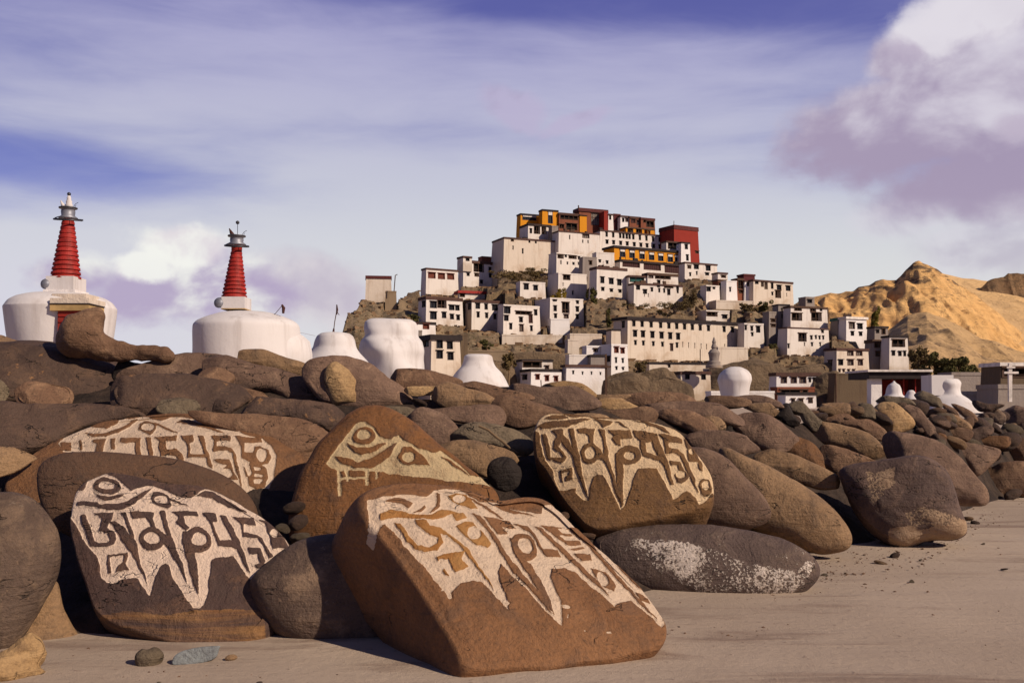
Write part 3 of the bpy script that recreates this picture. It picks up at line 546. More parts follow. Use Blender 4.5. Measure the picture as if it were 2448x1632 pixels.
S5 = [(1272,1060),(1274,1025),(1285,998),(1312,984),(1370,986),(1430,994),(1500,998),(1570,1006),(1628,1030),(1655,1065),(1690,1110),(1707,1160),(1700,1195),(1665,1222),(1610,1236),(1540,1250),(1470,1264),(1415,1264),(1380,1240),(1345,1200),(1322,1165),(1300,1125),(1278,1095)]
stone('carved_stone', 'golden brown boulder carved with Tibetan letters, perched right of centre on the flat lichen stone', S5, 'carved_gold_stone', D=4.45, n=(-0.10, -0.80, 0.59), mask=M5, slab=(0.32, 0.035, 0.09), nt=520, nr=230, noise=0.02, group='stones carved with Tibetan letters', cat='carved stone')

ML = Mask(1400, 1250, 1960, 1450, 1200, 900, 2.94, 2)
ML.poly([(860,1270),(900,1200),(1000,1190),(1100,1200),(1300,1215),(1420,1260),(1560,1290),(1640,1340),(1800,1370),(1950,1400),(2060,1400),(2120,1330),(2190,1330),(2120,1480),(2000,1560),(1700,1570),(1400,1560),(1250,1500),(1080,1400),(930,1320)], 0.40)
ML.poly([(1040,1230),(1200,1210),(1350,1240),(1440,1300),(1420,1370),(1340,1400),(1280,1470),(1180,1420),(1080,1330)], 0.66)
ML.finish()
MC = Mask(2000, 1090, 2320, 1320, 1648, 900, 2.94, 2)
MC.poly([(1400,1080),(1560,1060),(1620,1090),(1780,1050),(1950,1010),(1960,1090),(1880,1150),(1700,1160),(1600,1190),(1500,1220),(1400,1180)], 0.95)
MC.poly([(1500,980),(1620,930),(1800,980),(1930,1010),(1800,1060),(1560,1070)], 0.55)
MC.poly([(1230,680),(1300,700),(1450,650),(1440,780),(1400,820),(1320,900),(1340,980),(1280,900)], 0.6)
MC.finish()
# ======================= FOREGROUND BOULDERS =======================
stone('boulder', 'plain brown boulder wedged between the two left carved stones', [(93,1150),(103,1110),(150,1086),(230,1082),(330,1088),(430,1103),(520,1133),(590,1180),(615,1240),(560,1290),(400,1310),(250,1300),(150,1270),(110,1220)], 'umber_stone', D=4.0, lay=.25, tf=.35, tb=.5, p=3.0, noise=.02)
stone('boulder', 'grey brown rounded boulder cut off by the left edge at the front', [(0,1173),(45,1178),(90,1200),(125,1240),(146,1285),(148,1335),(135,1392),(108,1445),(70,1510),(30,1558),(-30,1590),(-120,1580),(-210,1480),(-220,1340),(-150,1230),(-70,1182)], 'grey_stone', D=3.25, lay=.1, tf=.6, tb=.7, nt=120, nr=24, noise=.02)
stone('boulder', 'tan rock lying low in the shadow beside the left edge boulder', [(90,1400),(135,1385),(155,1460),(200,1530),(300,1578),(220,1600),(90,1602),(20,1560),(40,1470)], 'tan_stone', D=3.35, lay=.1, tf=.4, noise=.04)
stone('rock', 'bleached crumbly rock stub in the bottom left corner', [(70,1512),(108,1520),(118,1550),(98,1590),(120,1610),(80,1628),(20,1640),(-40,1636),(-60,1600),(0,1568),(38,1535)], 'ochre_stone', D=2.85, lay=.1, tf=.6, noise=.16, nr=20)
stone('boulder', 'smooth oval dark boulder, half shadowed, just left of the front carved slab', [(595,1408),(600,1378),(640,1338),(690,1304),(750,1283),(830,1278),(900,1310),(960,1420),(1000,1530),(970,1580),(900,1586),(830,1580),(740,1562),(665,1522),(618,1465)], 'grey_stone', D=3.42, lay=.1, tf=.75, tb=.8, nt=140, nr=26, noise=.018)
stone('boulder', 'low flat boulder crusted with white lichen on the sand, right of the front slab', [(1410,1300),(1470,1272),(1600,1258),(1740,1262),(1850,1284),(1920,1318),(1951,1352),(1945,1388),(1900,1420),(1820,1437),(1700,1443),(1600,1436),(1500,1412),(1430,1370)], 'lichen_stone', D=4.25, lay=.25, tf=.75, tb=.8, p=2.5, nt=260, nr=70, noise=.025, mask=ML, depthc=-.006)
stone('boulder', 'long tan boulder sloping to the sand between the grey one and the large dark one', [(1720,1075),(1800,1100),(1880,1138),(1960,1190),(2012,1240),(2034,1282),(2026,1310),(1985,1323),(1940,1320),(1870,1292),(1790,1262),(1740,1200)], 'tan_stone', D=5.1, lay=.2, tf=.7, tb=.8, nt=120, nr=24, noise=.02)
stone('boulder', 'smooth grey mauve boulder directly right of the golden carved stone', [(1630,1075),(1690,1072),(1745,1098),(1795,1150),(1838,1205),(1842,1240),(1805,1262),(1740,1264),(1660,1252),(1600,1235),(1600,1150)], 'mauve_stone', D=4.85, lay=.2, tf=.5, tb=.7, nt=120, nr=22, noise=.02)
stone('boulder', 'large dark squarish boulder with pale chipped foot standing on the sand at right', [(2003,1145),(2012,1120),(2050,1107),(2130,1096),(2200,1092),(2255,1120),(2285,1170),(2296,1220),(2309,1262),(2288,1284),(2225,1292),(2165,1311),(2125,1302),(2075,1268),(2028,1212)], 'chipped_stone', D=5.55, lay=.12, tf=.7, tb=.8, p=3.4, nt=200, nr=50, noise=.04, apex=(-40, -10), mask=MC, depthc=.004)
stone('boulder', 'wide brown boulder sloping away behind the large dark squarish one', [(2106,1055),(2118,1034),(2160,1034),(2230,1048),(2285,1085),(2335,1142),(2371,1194),(2310,1205),(2220,1190),(2140,1130)], 'mauve_stone', D=6.1, lay=.3, tf=.6, tb=.8, noise=.03, facets=3)
stone('pebble', 'grey brown fist sized pebble on the sand below the dark lettered stone', [(322,1580),(322,1563),(338,1550),(352,1552),(372,1546),(390,1560),(388,1580),(365,1598),(335,1600)], 'olive_stone', D=2.98, lay=0, tf=.9, tb=.9, noise=.03, group=None, cat='pebble')
stone('slate_chip', 'angular blue grey slate chip on the sand beside the pebble', [(412,1588),(420,1565),(455,1550),(520,1543),(524,1550),(515,1572),(480,1585),(440,1590)], 'slate', D=3.0, lay=.15, tf=.35, tb=.4, p=5, noise=.02, group=None, cat='stone chip')
stone('pebble', 'small flat brown pebble right of the slate chip', [(537,1574),(545,1565),(560,1563),(568,1570),(560,1577),(545,1579)], 'tan_stone', D=3.02, lay=0, tf=.8, noise=.03, group=None, cat='pebble')

def tr(pts, ox, oy, sc): return [(ox+x/sc, oy+y/sc) for x, y in pts]
# stones of the far right part of the pile   (traced points, kind, label)
RT = [
 ([(870,335),(1000,338),(1180,368),(1280,430),(1345,500),(1372,542),(1290,562),(1200,552),(1100,505),(960,472),(880,425)],'tan_stone','large smooth tan boulder in the middle of the right hand pile',0),
 ([(925,520),(950,488),(1010,485),(1120,520),(1260,580),(1310,605),(1200,625),(1090,665),(1060,700),(970,650),(930,590)],'brown_stone','dark red brown rounded boulder above left of the large squarish one',0),
 ([(300,340),(330,290),(430,262),(560,290),(700,380),(765,442),(640,522),(560,522),(400,455)],'mauve_stone','broad mauve boulder with smooth top upslope of the tan sloping boulder',0),
 ([(640,540),(700,480),(760,435),(840,460),(910,520),(950,640),(930,660),(820,620),(700,570)],'rust_stone','pinkish pointed boulder beside the dark red brown one',0),
 ([(470,520),(560,508),(700,545),(850,600),(960,660),(1040,710),(1040,765),(920,780),(800,745),(650,700),(500,660),(470,610)],'tan_stone','overhanging split slab above a black gap',0),
 ([(880,300),(960,275),(1100,268),(1180,303),(1280,308),(1375,400),(1330,445),(1200,372),(1020,338)],'brown_stone','long low brown boulder behind the large smooth tan one',0),
 ([(370,200),(480,188),(570,192),(625,230),(592,272),(520,272),(430,237)],'tan_stone','low tan slab near the crest below the white dome',0),
 ([(690,195),(780,178),(835,218),(900,290),(960,330),(880,380),(820,332),(770,262),(700,242)],'olive_stone','olive brown neck shaped stone at the crest below the white terrace house',0),
 ([(920,262),(930,200),(1000,183),(1100,188),(1122,230),(1112,272),(1000,277)],'tan_stone','squat light brown block on the crest',0),
 ([(1300,240),(1340,200),(1400,193),(1470,218),(1562,322),(1500,372),(1400,412),(1330,332)],'ochre_stone','bright sand coloured boulder on the crest below the small chorten',0),
 ([(1192,205),(1280,198),(1312,260),(1332,332),(1250,312),(1190,292)],'olive_stone','narrow brown block left of the bright sand coloured boulder',0),
 ([(1318,172),(1360,140),(1460,143),(1572,160),(1582,192),(1500,202),(1400,202)],'olive_stone','flat olive slab on the crest under the small chorten',0),
 ([(1585,112),(1680,108),(1762,158),(1775,212),(1700,202),(1620,172)],'olive_stone','olive brown slab on the crest left of the large white chorten',0),
 ([(1765,182),(1850,218),(1898,270),(1870,287),(1810,242)],'brown_stone','finger shaped stone leaning on the crest',0),
 ([(1848,195),(1950,228),(2025,290),(2012,322),(1920,272)],'brown_stone','thin dark slab leaning below the large white chorten',0),
 ([(1495,252),(1560,198),(1640,258),(1722,360),(1738,422),(1690,442),(1600,342)],'mauve_stone','long mauve boulder sloping right of the bright sand coloured one',0),
 ([(1688,262),(1760,248),(1880,278),(1972,340),(1960,372),(1850,352)],'tan_stone','flat topped tan slab below the leaning slabs',0),
 ([(1700,310),(1800,350),(1950,368),(1988,400),(1940,452),(1850,442),(1760,382)],'brown_stone','brown slab split by a dark crack in the right hand pile',0),
 ([(1908,442),(1990,372),(2070,343),(2132,360),(2120,402),(2000,462),(1930,467)],'dark_stone','dark wedge shaped stone in the right hand pile',0),
 ([(2018,290),(2100,300),(2172,350),(2182,402),(2100,362),(2040,322)],'dark_stone','dark tilted slab near the right edge',0),
 ([(2108,242),(2160,228),(2222,280),(2200,332),(2120,302)],'grey_stone','grey rounded block below the right edge house',0),
 ([(2215,242),(2330,200),(2420,260),(2400,380),(2280,392),(2240,342)],'mauve_stone','mauve boulder cut by the right edge on the crest',0),
 ([(1960,462),(2100,423),(2252,430),(2232,492),(2180,502),(2060,482)],'rust_stone','orange topped flat slab near the right edge',0),
 ([(2215,480),(2260,443),(2360,438),(2460,500),(2440,600),(2290,605),(2230,562)],'brown_stone','brown block with shaded front cut by the right edge',0),
 ([(1985,690),(2060,650),(2150,630),(2300,613),(2400,620),(2500,700),(2480,820),(2250,830),(2130,855),(2060,790)],'brown_stone','wide flat topped boulder on the sand at the right edge',0),
 ([(1780,500),(1950,468),(2150,500),(2175,552),(2090,640),(2000,682),(1900,642),(1800,562)],'mauve_stone','smooth sloping boulder between the wide dark one and the right edge',0),
 ([(2000,170),(2100,192),(2210,198),(2120,242),(2030,232)],'dark_stone','dark rubble block on the crest below the grey wall',0),
 ([(1738,405),(1775,398),(1805,412),(1800,442),(1750,445)],'rust_stone','small round reddish stone in a dark gap of the right pile',0),
 ([(90,150),(160,135),(300,142),(440,172),(400,205),(300,218),(180,205)],'brown_stone','low brown stone on the crest directly below the white dome',0),
 ([(90,272),(200,288),(252,330),(242,382),(172,395),(120,335)],'tan_stone','small tan wedge lit by the sun, upslope of the golden carved stone',0),
 ([(330,135),(450,132),(560,148),(655,198),(620,218),(450,188),(340,182)],'mauve_stone','flat mauve stone on the crest right of the white dome',0),
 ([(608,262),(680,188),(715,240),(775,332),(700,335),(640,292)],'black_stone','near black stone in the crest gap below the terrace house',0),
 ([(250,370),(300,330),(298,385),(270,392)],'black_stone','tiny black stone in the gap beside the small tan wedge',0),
 ([(0,400),(120,380),(260,385),(400,430),(470,505),(380,530),(240,540),(100,500)],'mauve_stone','rounded boulder sloping behind the grey mauve one',0),
 ([(1430,470),(1340,400),(1380,392),(1450,398),(1520,430),(1600,470),(1560,520),(1450,540),(1340,500)],'mauve_stone','brown knob of stone topping the wide sloping boulder',0),
 ([(2340,380),(2290,330),(2340,310),(2420,340),(2400,420)],'dark_stone','small dark block at the right edge',0),
]
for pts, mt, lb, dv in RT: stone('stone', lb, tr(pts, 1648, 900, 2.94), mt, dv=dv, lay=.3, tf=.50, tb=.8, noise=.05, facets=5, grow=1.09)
# middle slope
MT = [
 ([(213,118),(222,65),(260,40),(320,36),(400,58),(520,100),(640,135),(700,175),(620,222),(500,205),(400,180),(280,146),(230,140)],'tan_stone','long rounded tan boulder lying on the crest below the white chorten',.15,.6),
 ([(640,160),(740,105),(880,85),(1020,92),(1130,122),(1190,165),(1260,240),(1350,300),(1450,400),(1500,445),(1350,475),(1150,470),(950,450),(780,400),(660,270)],'mauve_stone','broad humped boulder behind the upright ochre stone',.3,.45),
 ([(818,200),(855,148),(905,130),(960,168),(1010,230),(1045,290),(1063,400),(1056,452),(1020,477),(955,462),(880,437),(838,370),(815,280)],'ochre_stone','upright sunlit ochre stone standing on the slope',.0,.7),
 ([(1240,222),(1350,190),(1500,198),(1650,228),(1760,272),(1700,305),(1600,325),(1540,352),(1400,352),(1300,285)],'brown_stone','smooth brown boulder on the crest below the front house',.4,.5),
 ([(1365,325),(1420,308),(1560,306),(1640,300),(1600,335),(1560,352),(1460,372),(1390,350)],'ochre_stone','lens shaped orange lit slab over a black hollow',.2,.5),
 ([(1540,362),(1680,288),(1800,298),(1950,368),(2010,432),(1850,455),(1700,455),(1600,410)],'tan_stone','pyramid shaped tan boulder right of the black hollow',.3,.55),
 ([(1055,468),(1200,448),(1400,452),(1465,480),(1440,522),(1360,532),(1280,510),(1100,495)],'olive_stone','flat pale slab behind the domed carved stone',.4,.3),
 ([(1380,540),(1500,478),(1650,515),(1745,620),(1722,705),(1600,722),(1520,655),(1440,590)],'mauve_stone','mauve boulder right of the domed carved stone',.35,.5),
 ([(1725,655),(1800,588),(1900,568),(2050,588),(2200,640),(2265,705),(2200,775),(2080,745),(1950,715),(1800,710)],'olive_stone','greenish boulder with a dry stem across it',.35,.5),
 ([(1610,735),(1750,698),(1900,698),(2050,738),(2160,805),(2100,870),(1990,930),(1880,905),(1720,820)],'tan_stone','low tan boulder above the boulder coloured black for a dark hole',.35,.5),
 ([(1952,950),(1975,850),(2060,798),(2150,828),(2198,920),(2155,1012),(2080,1047),(1990,1012)],'black_stone','round boulder coloured black for the shadowed hole between the domed and golden carved stones',.0,.5),  # near black colour paints the dark of a hole in the pile
 ([(2060,490),(2045,420),(2090,378),(2200,395),(2340,430),(2420,470),(2380,560),(2250,575),(2150,520)],'brown_stone','brown boulder with a dark notch upslope of the golden carved stone',.35,.5),
 ([(130,300),(180,250),(300,238),(420,238),(400,285),(260,312)],'dark_stone','small dark grey stone half sunk on the left slope',.5,.4),
 ([(25,490),(40,400),(90,385),(150,410),(155,490),(90,510)],'dark_stone','small dark upright block at the top of the rear carved stone',.1,.6),
 ([(150,480),(250,380),(500,390),(800,420),(1000,482),(960,570),(870,610),(700,560),(500,520),(250,505)],'dark_stone','long dark boulder sloping below the upright ochre stone',.45,.4),
 ([(-100,490),(150,505),(450,520),(700,560),(860,615),(850,700),(790,770),(700,800),(500,760),(250,640),(0,560)],'brown_stone','wide dusty brown boulder between the rear and the domed carved stones',.4,.3),
 ([(0,100),(80,85),(200,120),(300,150),(480,190),(600,230),(780,290),(800,400),(600,395),(400,310),(150,300),(0,200)],'mauve_stone','broad dusty boulder below the long rounded tan one',.55,.35),
 ([(-50,200),(60,180),(180,240),(150,300),(300,340),(450,380),(250,400),(50,380),(-60,320)],'brown_stone','brown slab on the left slope below the white chorten',.55,.35),
 ([(1400,455),(1550,470),(1750,450),(1980,440),(2080,500),(2050,570),(1850,560),(1700,540),(1500,500)],'mauve_stone','low mauve boulder below the pyramid shaped one',.45,.4),
 ([(1680,300),(1760,265),(1900,280),(2100,330),(2260,370),(2200,400),(2050,420),(1930,360),(1800,310)],'brown_stone','brown slope stone on the crest left of the red windowed house',.5,.4),
]
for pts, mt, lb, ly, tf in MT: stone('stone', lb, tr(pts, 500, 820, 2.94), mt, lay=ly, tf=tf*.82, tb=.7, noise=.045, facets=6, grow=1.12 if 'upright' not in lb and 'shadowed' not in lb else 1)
CT = [
 ([(285,72),(380,38),(480,36),(570,58),(645,112),(620,145),(480,105),(350,95)],'ochre_stone','sunlit sandy boulder in front of the white wall',.3,.5),
 ([(0,75),(150,58),(300,84),(420,74),(540,80),(640,128),(672,182),(600,222),(400,222),(200,182),(50,132)],'mauve_stone','long mauve boulder on the crest below the red windowed house',.45,.4),
 ([(635,195),(700,160),(800,148),(900,178),(970,226),(900,248),(720,238),(660,222)],'ochre_stone','oval sandy stone near the timber post',.35,.5),
 ([(880,135),(1100,115),(1300,128),(1410,182),(1300,202),(1150,212),(980,202)],'brown_stone','flat brown boulder on the crest right of the timber post',.45,.4),
 ([(640,125),(760,128),(895,122),(850,158),(700,158)],'tan_stone','thin tan slab at the foot of the timber post',.45,.4),
 ([(960,225),(1200,188),(1450,188),(1600,228),(1710,272),(1650,335),(1500,315),(1300,282),(1100,295)],'mauve_stone','broad boulder behind the small sunlit wedge',.45,.4),
 ([(1100,262),(1250,238),(1400,278),(1485,350),(1502,402),(1400,405),(1280,355)],'brown_stone','brown boulder just above the golden carved stone',.4,.45),
 ([(0,150),(100,155),(250,215),(460,268),(330,300),(220,335),(100,345),(0,300),(-60,220)],'brown_stone','brown boulder touching the upper left of the golden carved stone',.4,.4),
 ([(620,240),(800,240),(1000,215),(1080,260),(1050,330),(900,330),(740,300)],'brown_stone','low brown boulder hidden behind the top of the golden carved stone',.4,.4),
 ([(1270,430),(1400,400),(1560,388),(1700,428),(1795,502),(1700,535),(1560,545),(1400,515)],'mauve_stone','rounded boulder right of the golden carved stone',.35,.45),
 ([(330,290),(480,270),(640,260),(760,300),(600,320),(420,320)],'tan_stone','flat tan stone behind the golden carved stone',.4,.4),
]
for pts, mt, lb, ly, tf in CT: stone('stone', lb, tr(pts, 1200, 900, 2.94), mt, lay=ly, tf=tf*.82, tb=.7, noise=.045, facets=6, grow=1.12 if 'upright' not in lb and 'shadowed' not in lb else 1)
LT = [
 ([(-300,225),(0,236),(130,260),(280,313),(348,357),(200,400),(0,420),(-300,400)],'tan_stone','flat sunlit slab on the crest at the left edge',.4,.4),
 ([(-300,380),(0,340),(300,318),(500,325),(900,452),(1010,488),(1080,600),(1085,660),(950,800),(500,890),(0,870),(-300,760)],'dark_stone','huge dark weathered boulder below the foot shaped stone',.6,.28),
 ([(1120,580),(1400,480),(1600,428),(1900,412),(2050,438),(2200,488),(2380,510),(2340,620),(2000,660),(1500,660),(1180,660)],'mauve_stone','broad smooth boulder on the crest below the two chortens',.5,.35),
 ([(1550,487),(1700,488),(1850,558),(1892,632),(1850,650),(1730,605)],'ochre_stone','flat sunlit wedge right of the foot shaped stone',.5,.3),
 ([(-200,600),(0,645),(52,690),(80,742),(52,820),(0,905),(-200,900)],'olive_stone','olive grey rounded stone poking in at the left edge',.1,.5),
 ([(1080,650),(1500,615),(2000,645),(2380,700),(2250,800),(1950,960),(1500,960),(1100,900),(980,780)],'dark_stone','wide dark boulder above the rear carved stone',.6,.3),
 ([(-300,870),(0,850),(500,882),(1000,868),(1400,905),(1150,970),(750,1080),(500,1190),(100,1270),(-300,1300)],'dark_stone','long dark stratified slab at the left behind the rear carved stone',.6,.3),
 ([(1430,905),(1480,835),(1600,815),(1780,828),(1840,925),(1700,960),(1520,960)],'olive_stone','pair of low greenish humps above the rear carved stone',.4,.4),
 ([(1055,600),(1120,480),(1250,490),(1400,500),(1520,520),(1535,570),(1480,610),(1350,612),(1200,570),(1150,640),(1100,650)],'black_stone','stone coloured black for the shade under the toe of the foot shaped stone',.1,.4),  # black colour paints the shade beneath the toe
 ([(-200,1330),(0,1270),(260,1290),(330,1330),(120,1480),(-200,1560)],'tan_stone','tan boulder shoulder at the left edge behind the grey one',.35,.4),
 ([(240,440),(330,438),(420,470),(300,500),(220,480)],'brown_stone','small pale topped slab on the huge dark boulder',.6,.4),
 ([(180,700),(350,670),(620,720),(630,850),(350,890),(150,830)],'brown_stone','layered brown ledge on the huge dark boulder',.6,.3),
]
for pts, mt, lb, ly, tf in LT: stone('stone', lb, tr(pts, 0, 740, 3.825), mt, lay=ly, tf=tf*.85, tb=.6, noise=.06, nr=24, nt=130, facets=6, grow=1.10)

# foot shaped stone: one body grown from overlapping lobes
sp = [(882,55,72,1.0),(815,120,125,.9),(745,230,185,.9),(640,300,125,.9),(760,320,120,.9),(900,345,118,.85),(1000,370,98,.8),(1100,378,92,.8),(1200,390,84,.8),(1300,400,80,.8),(1400,410,78,.8),(1500,420,70,.8),(1550,425,52,.8)]
Db = 5.6; bm = bmesh.new()
for x, y, r_, ky in sp:
    c = ray(x/3.825, 740+y/3.825, Db); rr = r_/3.825/F*Db*(1.1 if x < 950 else 1.06)
    g = bmesh.ops.create_icosphere(bm, subdivisions=3, radius=rr)
    for v in g['verts']: v.co = Vector((v.co.x, v.co.y*ky, v.co.z)) + c
me = bpy.data.meshes.new('boulder'); C0 = ray(240, 820, Db)
for v in bm.verts: v.co -= C0
bm.to_mesh(me); bm.free(); me.materials.append(MATS['brown_stone']); boot = bpy.data.objects.new('boulder', me); col.objects.link(boot); boot.location = C0
md = boot.modifiers.new('r', 'REMESH'); md.mode = 'VOXEL'; md.voxel_size = 0.010; md.use_smooth_shade = True
md = boot.modifiers.new('s', 'SMOOTH'); md.factor = 0.9; md.iterations = 14
tx = bpy.data.textures.new('lump', 'CLOUDS'); tx.noise_scale = 0.16
md = boot.modifiers.new('d', 'DISPLACE'); md.texture = tx; md.strength = 0.05; md.mid_level = 0.5
tag(boot, 'foot shaped brown boulder lying across the crest in front of the left chorten', 'stone', 'stones of the long pile')

# small fill stones, copies of a few kinds
protos = []
rnd = random.Random(4)
FILL = 'small brown stone wedged in a gap between the bigger boulders of the pile'
kinds = ['brown_stone', 'mauve_stone', 'dark_stone', 'tan_stone', 'olive_stone']
for i in range(5):
    bm = bmesh.new(); bmesh.ops.create_icosphere(bm, subdivisions=4, radius=1.0)
    P = np.array([v.co[:] for v in bm.verts]); d = fbm(P, 1.6, 300+i*7, 4, 0.4)*0.16
    for v, dd in zip(bm.verts, d): v.co = v.co*(1+dd)
    me = bpy.data.meshes.new('stone'); bm.to_mesh(me); bm.free(); me.materials.append(MATS[kinds[i]])
    me.polygons.foreach_set('use_smooth', [True]*len(me.polygons)); o = bpy.data.objects.new('stone', me); col.objects.link(o); protos.append(o)
used = set()
def fill(u, v, r, k, dv=0.05, lab=FILL, grp='small stones filling the pile', flat=1.0, ground=False):
    o = protos[k] if k not in used else protos[k].copy()
    if k in used: col.objects.link(o)
    used.add(k)
    D = (F*CH/(v-HV)) if ground else float(Dp(u, v)) + dv
    o.location = ray(u, v, D); s = r/F*D
    o.scale = (s*rnd.uniform(1.0, 1.7), s*rnd.uniform(.8, 1.2), s*rnd.uniform(.55, .8)*flat); o.rotation_euler = (rnd.uniform(-.4, .4), rnd.uniform(-.4, .6), rnd.uniform(0, 6))
    tag(o, lab, 'stone', grp)
for i in range(55):
    u = rnd.uniform(1850, 2470); v = np.interp(u, CRU, CRV) - 4 + abs(rnd.gauss(0, 1))*50
    if v > np.interp(u, [1850, 2100, 2300, 2470], [1040, 1060, 1110, 1150]): continue
    fill(u, v, rnd.uniform(9, 24), rnd.randrange(5), dv=rnd.uniform(0, .15))
for i in range(4):
    u = rnd.uniform(950, 1850); v = np.interp(u, CRU, CRV) + rnd.uniform(-8, 60)
    fill(u, v, rnd.uniform(10, 22), rnd.randrange(5), dv=0.1)
for (u, v, r_) in [(700,1215,16),(712,1250,20),(722,1285,18),(676,1262,14),(1350,1232,14),(1396,1282,18),(1990,1290,14),(2340,1190,12),(2420,1183,16),(180,1575,9),(120,1380,12)]:
    fill(u, v, r_, rnd.randrange(5), dv=0.02 if v < 1400 else 0.1)
for i in range(34):
    u = rnd.uniform(-40, 2440); d0 = float(np.interp(u, D0U, D0D)) - abs(rnd.gauss(0, .25)) - .05; fill(u, HV + F*CH/d0, rnd.uniform(4, 11), rnd.randrange(5), lab='pebble lying on the sand close to the foot of the stone pile', grp='pebbles at the foot of the pile', flat=.8, ground=True)
SC = 'tiny chip of stone scattered on the bare sand'
for (u, v, r_) in [(1704,1446,5),(1945,1436,4),(1868,1468,4),(2022,1371,5),(2066,1325,4),(2400,1360,6),(1625,1480,4),(1700,1500,3),(2180,1390,5),(2230,1480,4),(1960,1333,5),(2000,1334,4),(300,1610,5),(240,1600,4),(430,1612,4),(505,1600,5),(620,1612,3),(2280,1560,4),(1800,1560,3),(2060,1600,4),(1750,1605,4),(2350,1300,4),(2200,1338,4)]:
    fill(u, v, r_, rnd.randrange(5), lab=SC, grp='stone chips on the sand', flat=.6, ground=True)
# grit gathered at the foot of the pile
rs = np.random.RandomState(11); GV, GF = [], []
oct_ = np.array([(1,0,0),(0,1,0),(-1,0,0),(0,-1,0),(0,0,1),(0,0,-1)], float); of = [(0,1,4),(1,2,4),(2,3,4),(3,0,4),(1,0,5),(2,1,5),(3,2,5),(0,3,5)]
for i in range(6500):
    u = rs.uniform(-250, 2750); d0 = np.interp(u, D0U, D0D); d = d0 - 0.15 + abs(rs.normal(0, 1))*(-0.55 if rs.rand() < .8 else .25) if rs.rand() < .72 else rs.uniform(2.2, 14)
    if d < 1.9 or d > d0 + 1.5: continue
    s = (0.0011 + 0.0048*rs.rand()**5)*(1+d*.08); x = (u-CU)/F*d
    P_ = oct_*rs.uniform(.6, 1.4, (6, 1))*s*np.array([1.3, 1.1, .6]); an = rs.uniform(0, 6.28); ca, sa = math.cos(an), math.sin(an)
    P_ = np.stack([P_[:, 0]*ca-P_[:, 1]*sa, P_[:, 0]*sa+P_[:, 1]*ca, P_[:, 2]], 1) + np.array([x, d, 0.004])
    k0 = len(GV); GV += P_.tolist(); GF += [[k0+q_ for q_ in f_] for f_ in of]
tag(mk('gravel', GV, GF, 'brown_stone'), 'fine grit and gravel strewn over the sand at the foot of the stones', 'gravel', kind='stuff')
# dry stem on the greenish boulder
t = MB(); pts = [ray(500+x/2.94, 820+y/2.94, 4.72 + (y-580)*0.0000) for x, y in ((1895,582),(1960,610),(2030,670),(2060,690),(2110,735),(2175,775))]
t.tube(pts, 0.006, 6); tag(t.build('dry_stem', 'twig'), 'thin dry stem lying across the greenish boulder', 'stem')
# ======================= HILL AND MOUNTAINS =======================
HS = 0.40; HY = 150.0
def Dh(v): return (HY*HS + CH)/(HS - (HV - v)/F)
HU = [560,780,812,838,862,885,950,975,1015,1060,1110,1170,1190,1250,1330,1500,1640,1690,1760,1890,1930,1960,1990,2040,2100,2170,2260,2500]
HVv = [948,935,800,752,716,716,716,684,676,690,660,640,590,575,575,575,585,650,690,715,716,722,745,800,850,890,910,930]
def hillmat(name, ca, cb, crock, cveg, veg=0.5, sc=1.0, hz=None):
    m, N, b = newmat(name); t = N.n('ShaderNodeTexCoord'); P = t.outputs['Object']
    big = N.noise(P, 0.035*sc, 8, 0.62, 0.5); med = N.noise(P, 0.22*sc, 8, 0.68, 0.4); fine = N.noise(P, 1.3*sc, 6, 0.72)
    strat = N.noise(N.mapping(P, scale=(0.05, 0.05, 0.5), rot=(0, 0.35, 0)), 1.4*sc, 8, 0.65, 0.6)
    c = N.mix(N.ss(big, 0.35, 0.65), ca, cb)
    c = N.mix(N.m('MULTIPLY', N.ss(strat, 0.5, 0.68), 0.6), c, crock)
    c = N.mix(N.m('MULTIPLY', N.ss(med, 0.52, 0.66), 0.7), c, crock)
    c = N.mix(N.m('MULTIPLY', N.ss(N.m('ADD', N.m('MULTIPLY', big, 0.5), N.m('MULTIPLY', fine, 0.5)), 0.52, 0.62), veg), c, cveg)
    c = N.mix(N.m('MULTIPLY', N.ss(fine, 0.62, 0.72), 0.5), c, (0.03, 0.022, 0.015))
    if hz:
        s3 = N.n('ShaderNodeSeparateXYZ'); N.link(P, s3.inputs[0]); dk = N.noise(N.mapping(P, scale=(0.03, 0.02, 0.09), rot=(0, 0.55, 0)), 1.6, 9, 0.7, 0.5)
        mm = N.m('ADD', N.m('MULTIPLY', dk, 1.0), N.m('MULTIPLY', N.ss(s3.outputs[2], hz[0], hz[1]), hz[2]))
        c = N.mix(N.m('MULTIPLY', N.ss(mm, 0.60, 0.68), 0.88), c, (0.085, 0.058, 0.040))
    N.put(b.inputs['Base Color'], c); b.inputs['Roughness'].default_value = 0.95
    bump(N, b, N.m('ADD', N.m('ADD', med, N.m('MULTIPLY', fine, 0.4)), N.m('MULTIPLY', strat, 0.6)), 0.9, 1.1/sc)
hillmat('hill_earth', (0.20, 0.135, 0.075), (0.28, 0.195, 0.120), (0.095, 0.066, 0.042), (0.065, 0.055, 0.018), 0.55)
hillmat('ochre_rock', (0.62, 0.35, 0.13), (0.70, 0.42, 0.17), (0.36, 0.19, 0.075), (0.13, 0.08, 0.04), 0.6, 0.42, (60, 105, 0.14))
hillmat('ochre_sand', (0.68, 0.43, 0.20), (0.72, 0.46, 0.22), (0.64, 0.39, 0.17), (0.40, 0.22, 0.09), 0.15, 0.25)
hillmat('spur_rock', (0.46, 0.29, 0.135), (0.54, 0.35, 0.18), (0.20, 0.125, 0.065), (0.065, 0.05, 0.02), 0.6, 0.4, (16, 34, 0.05))
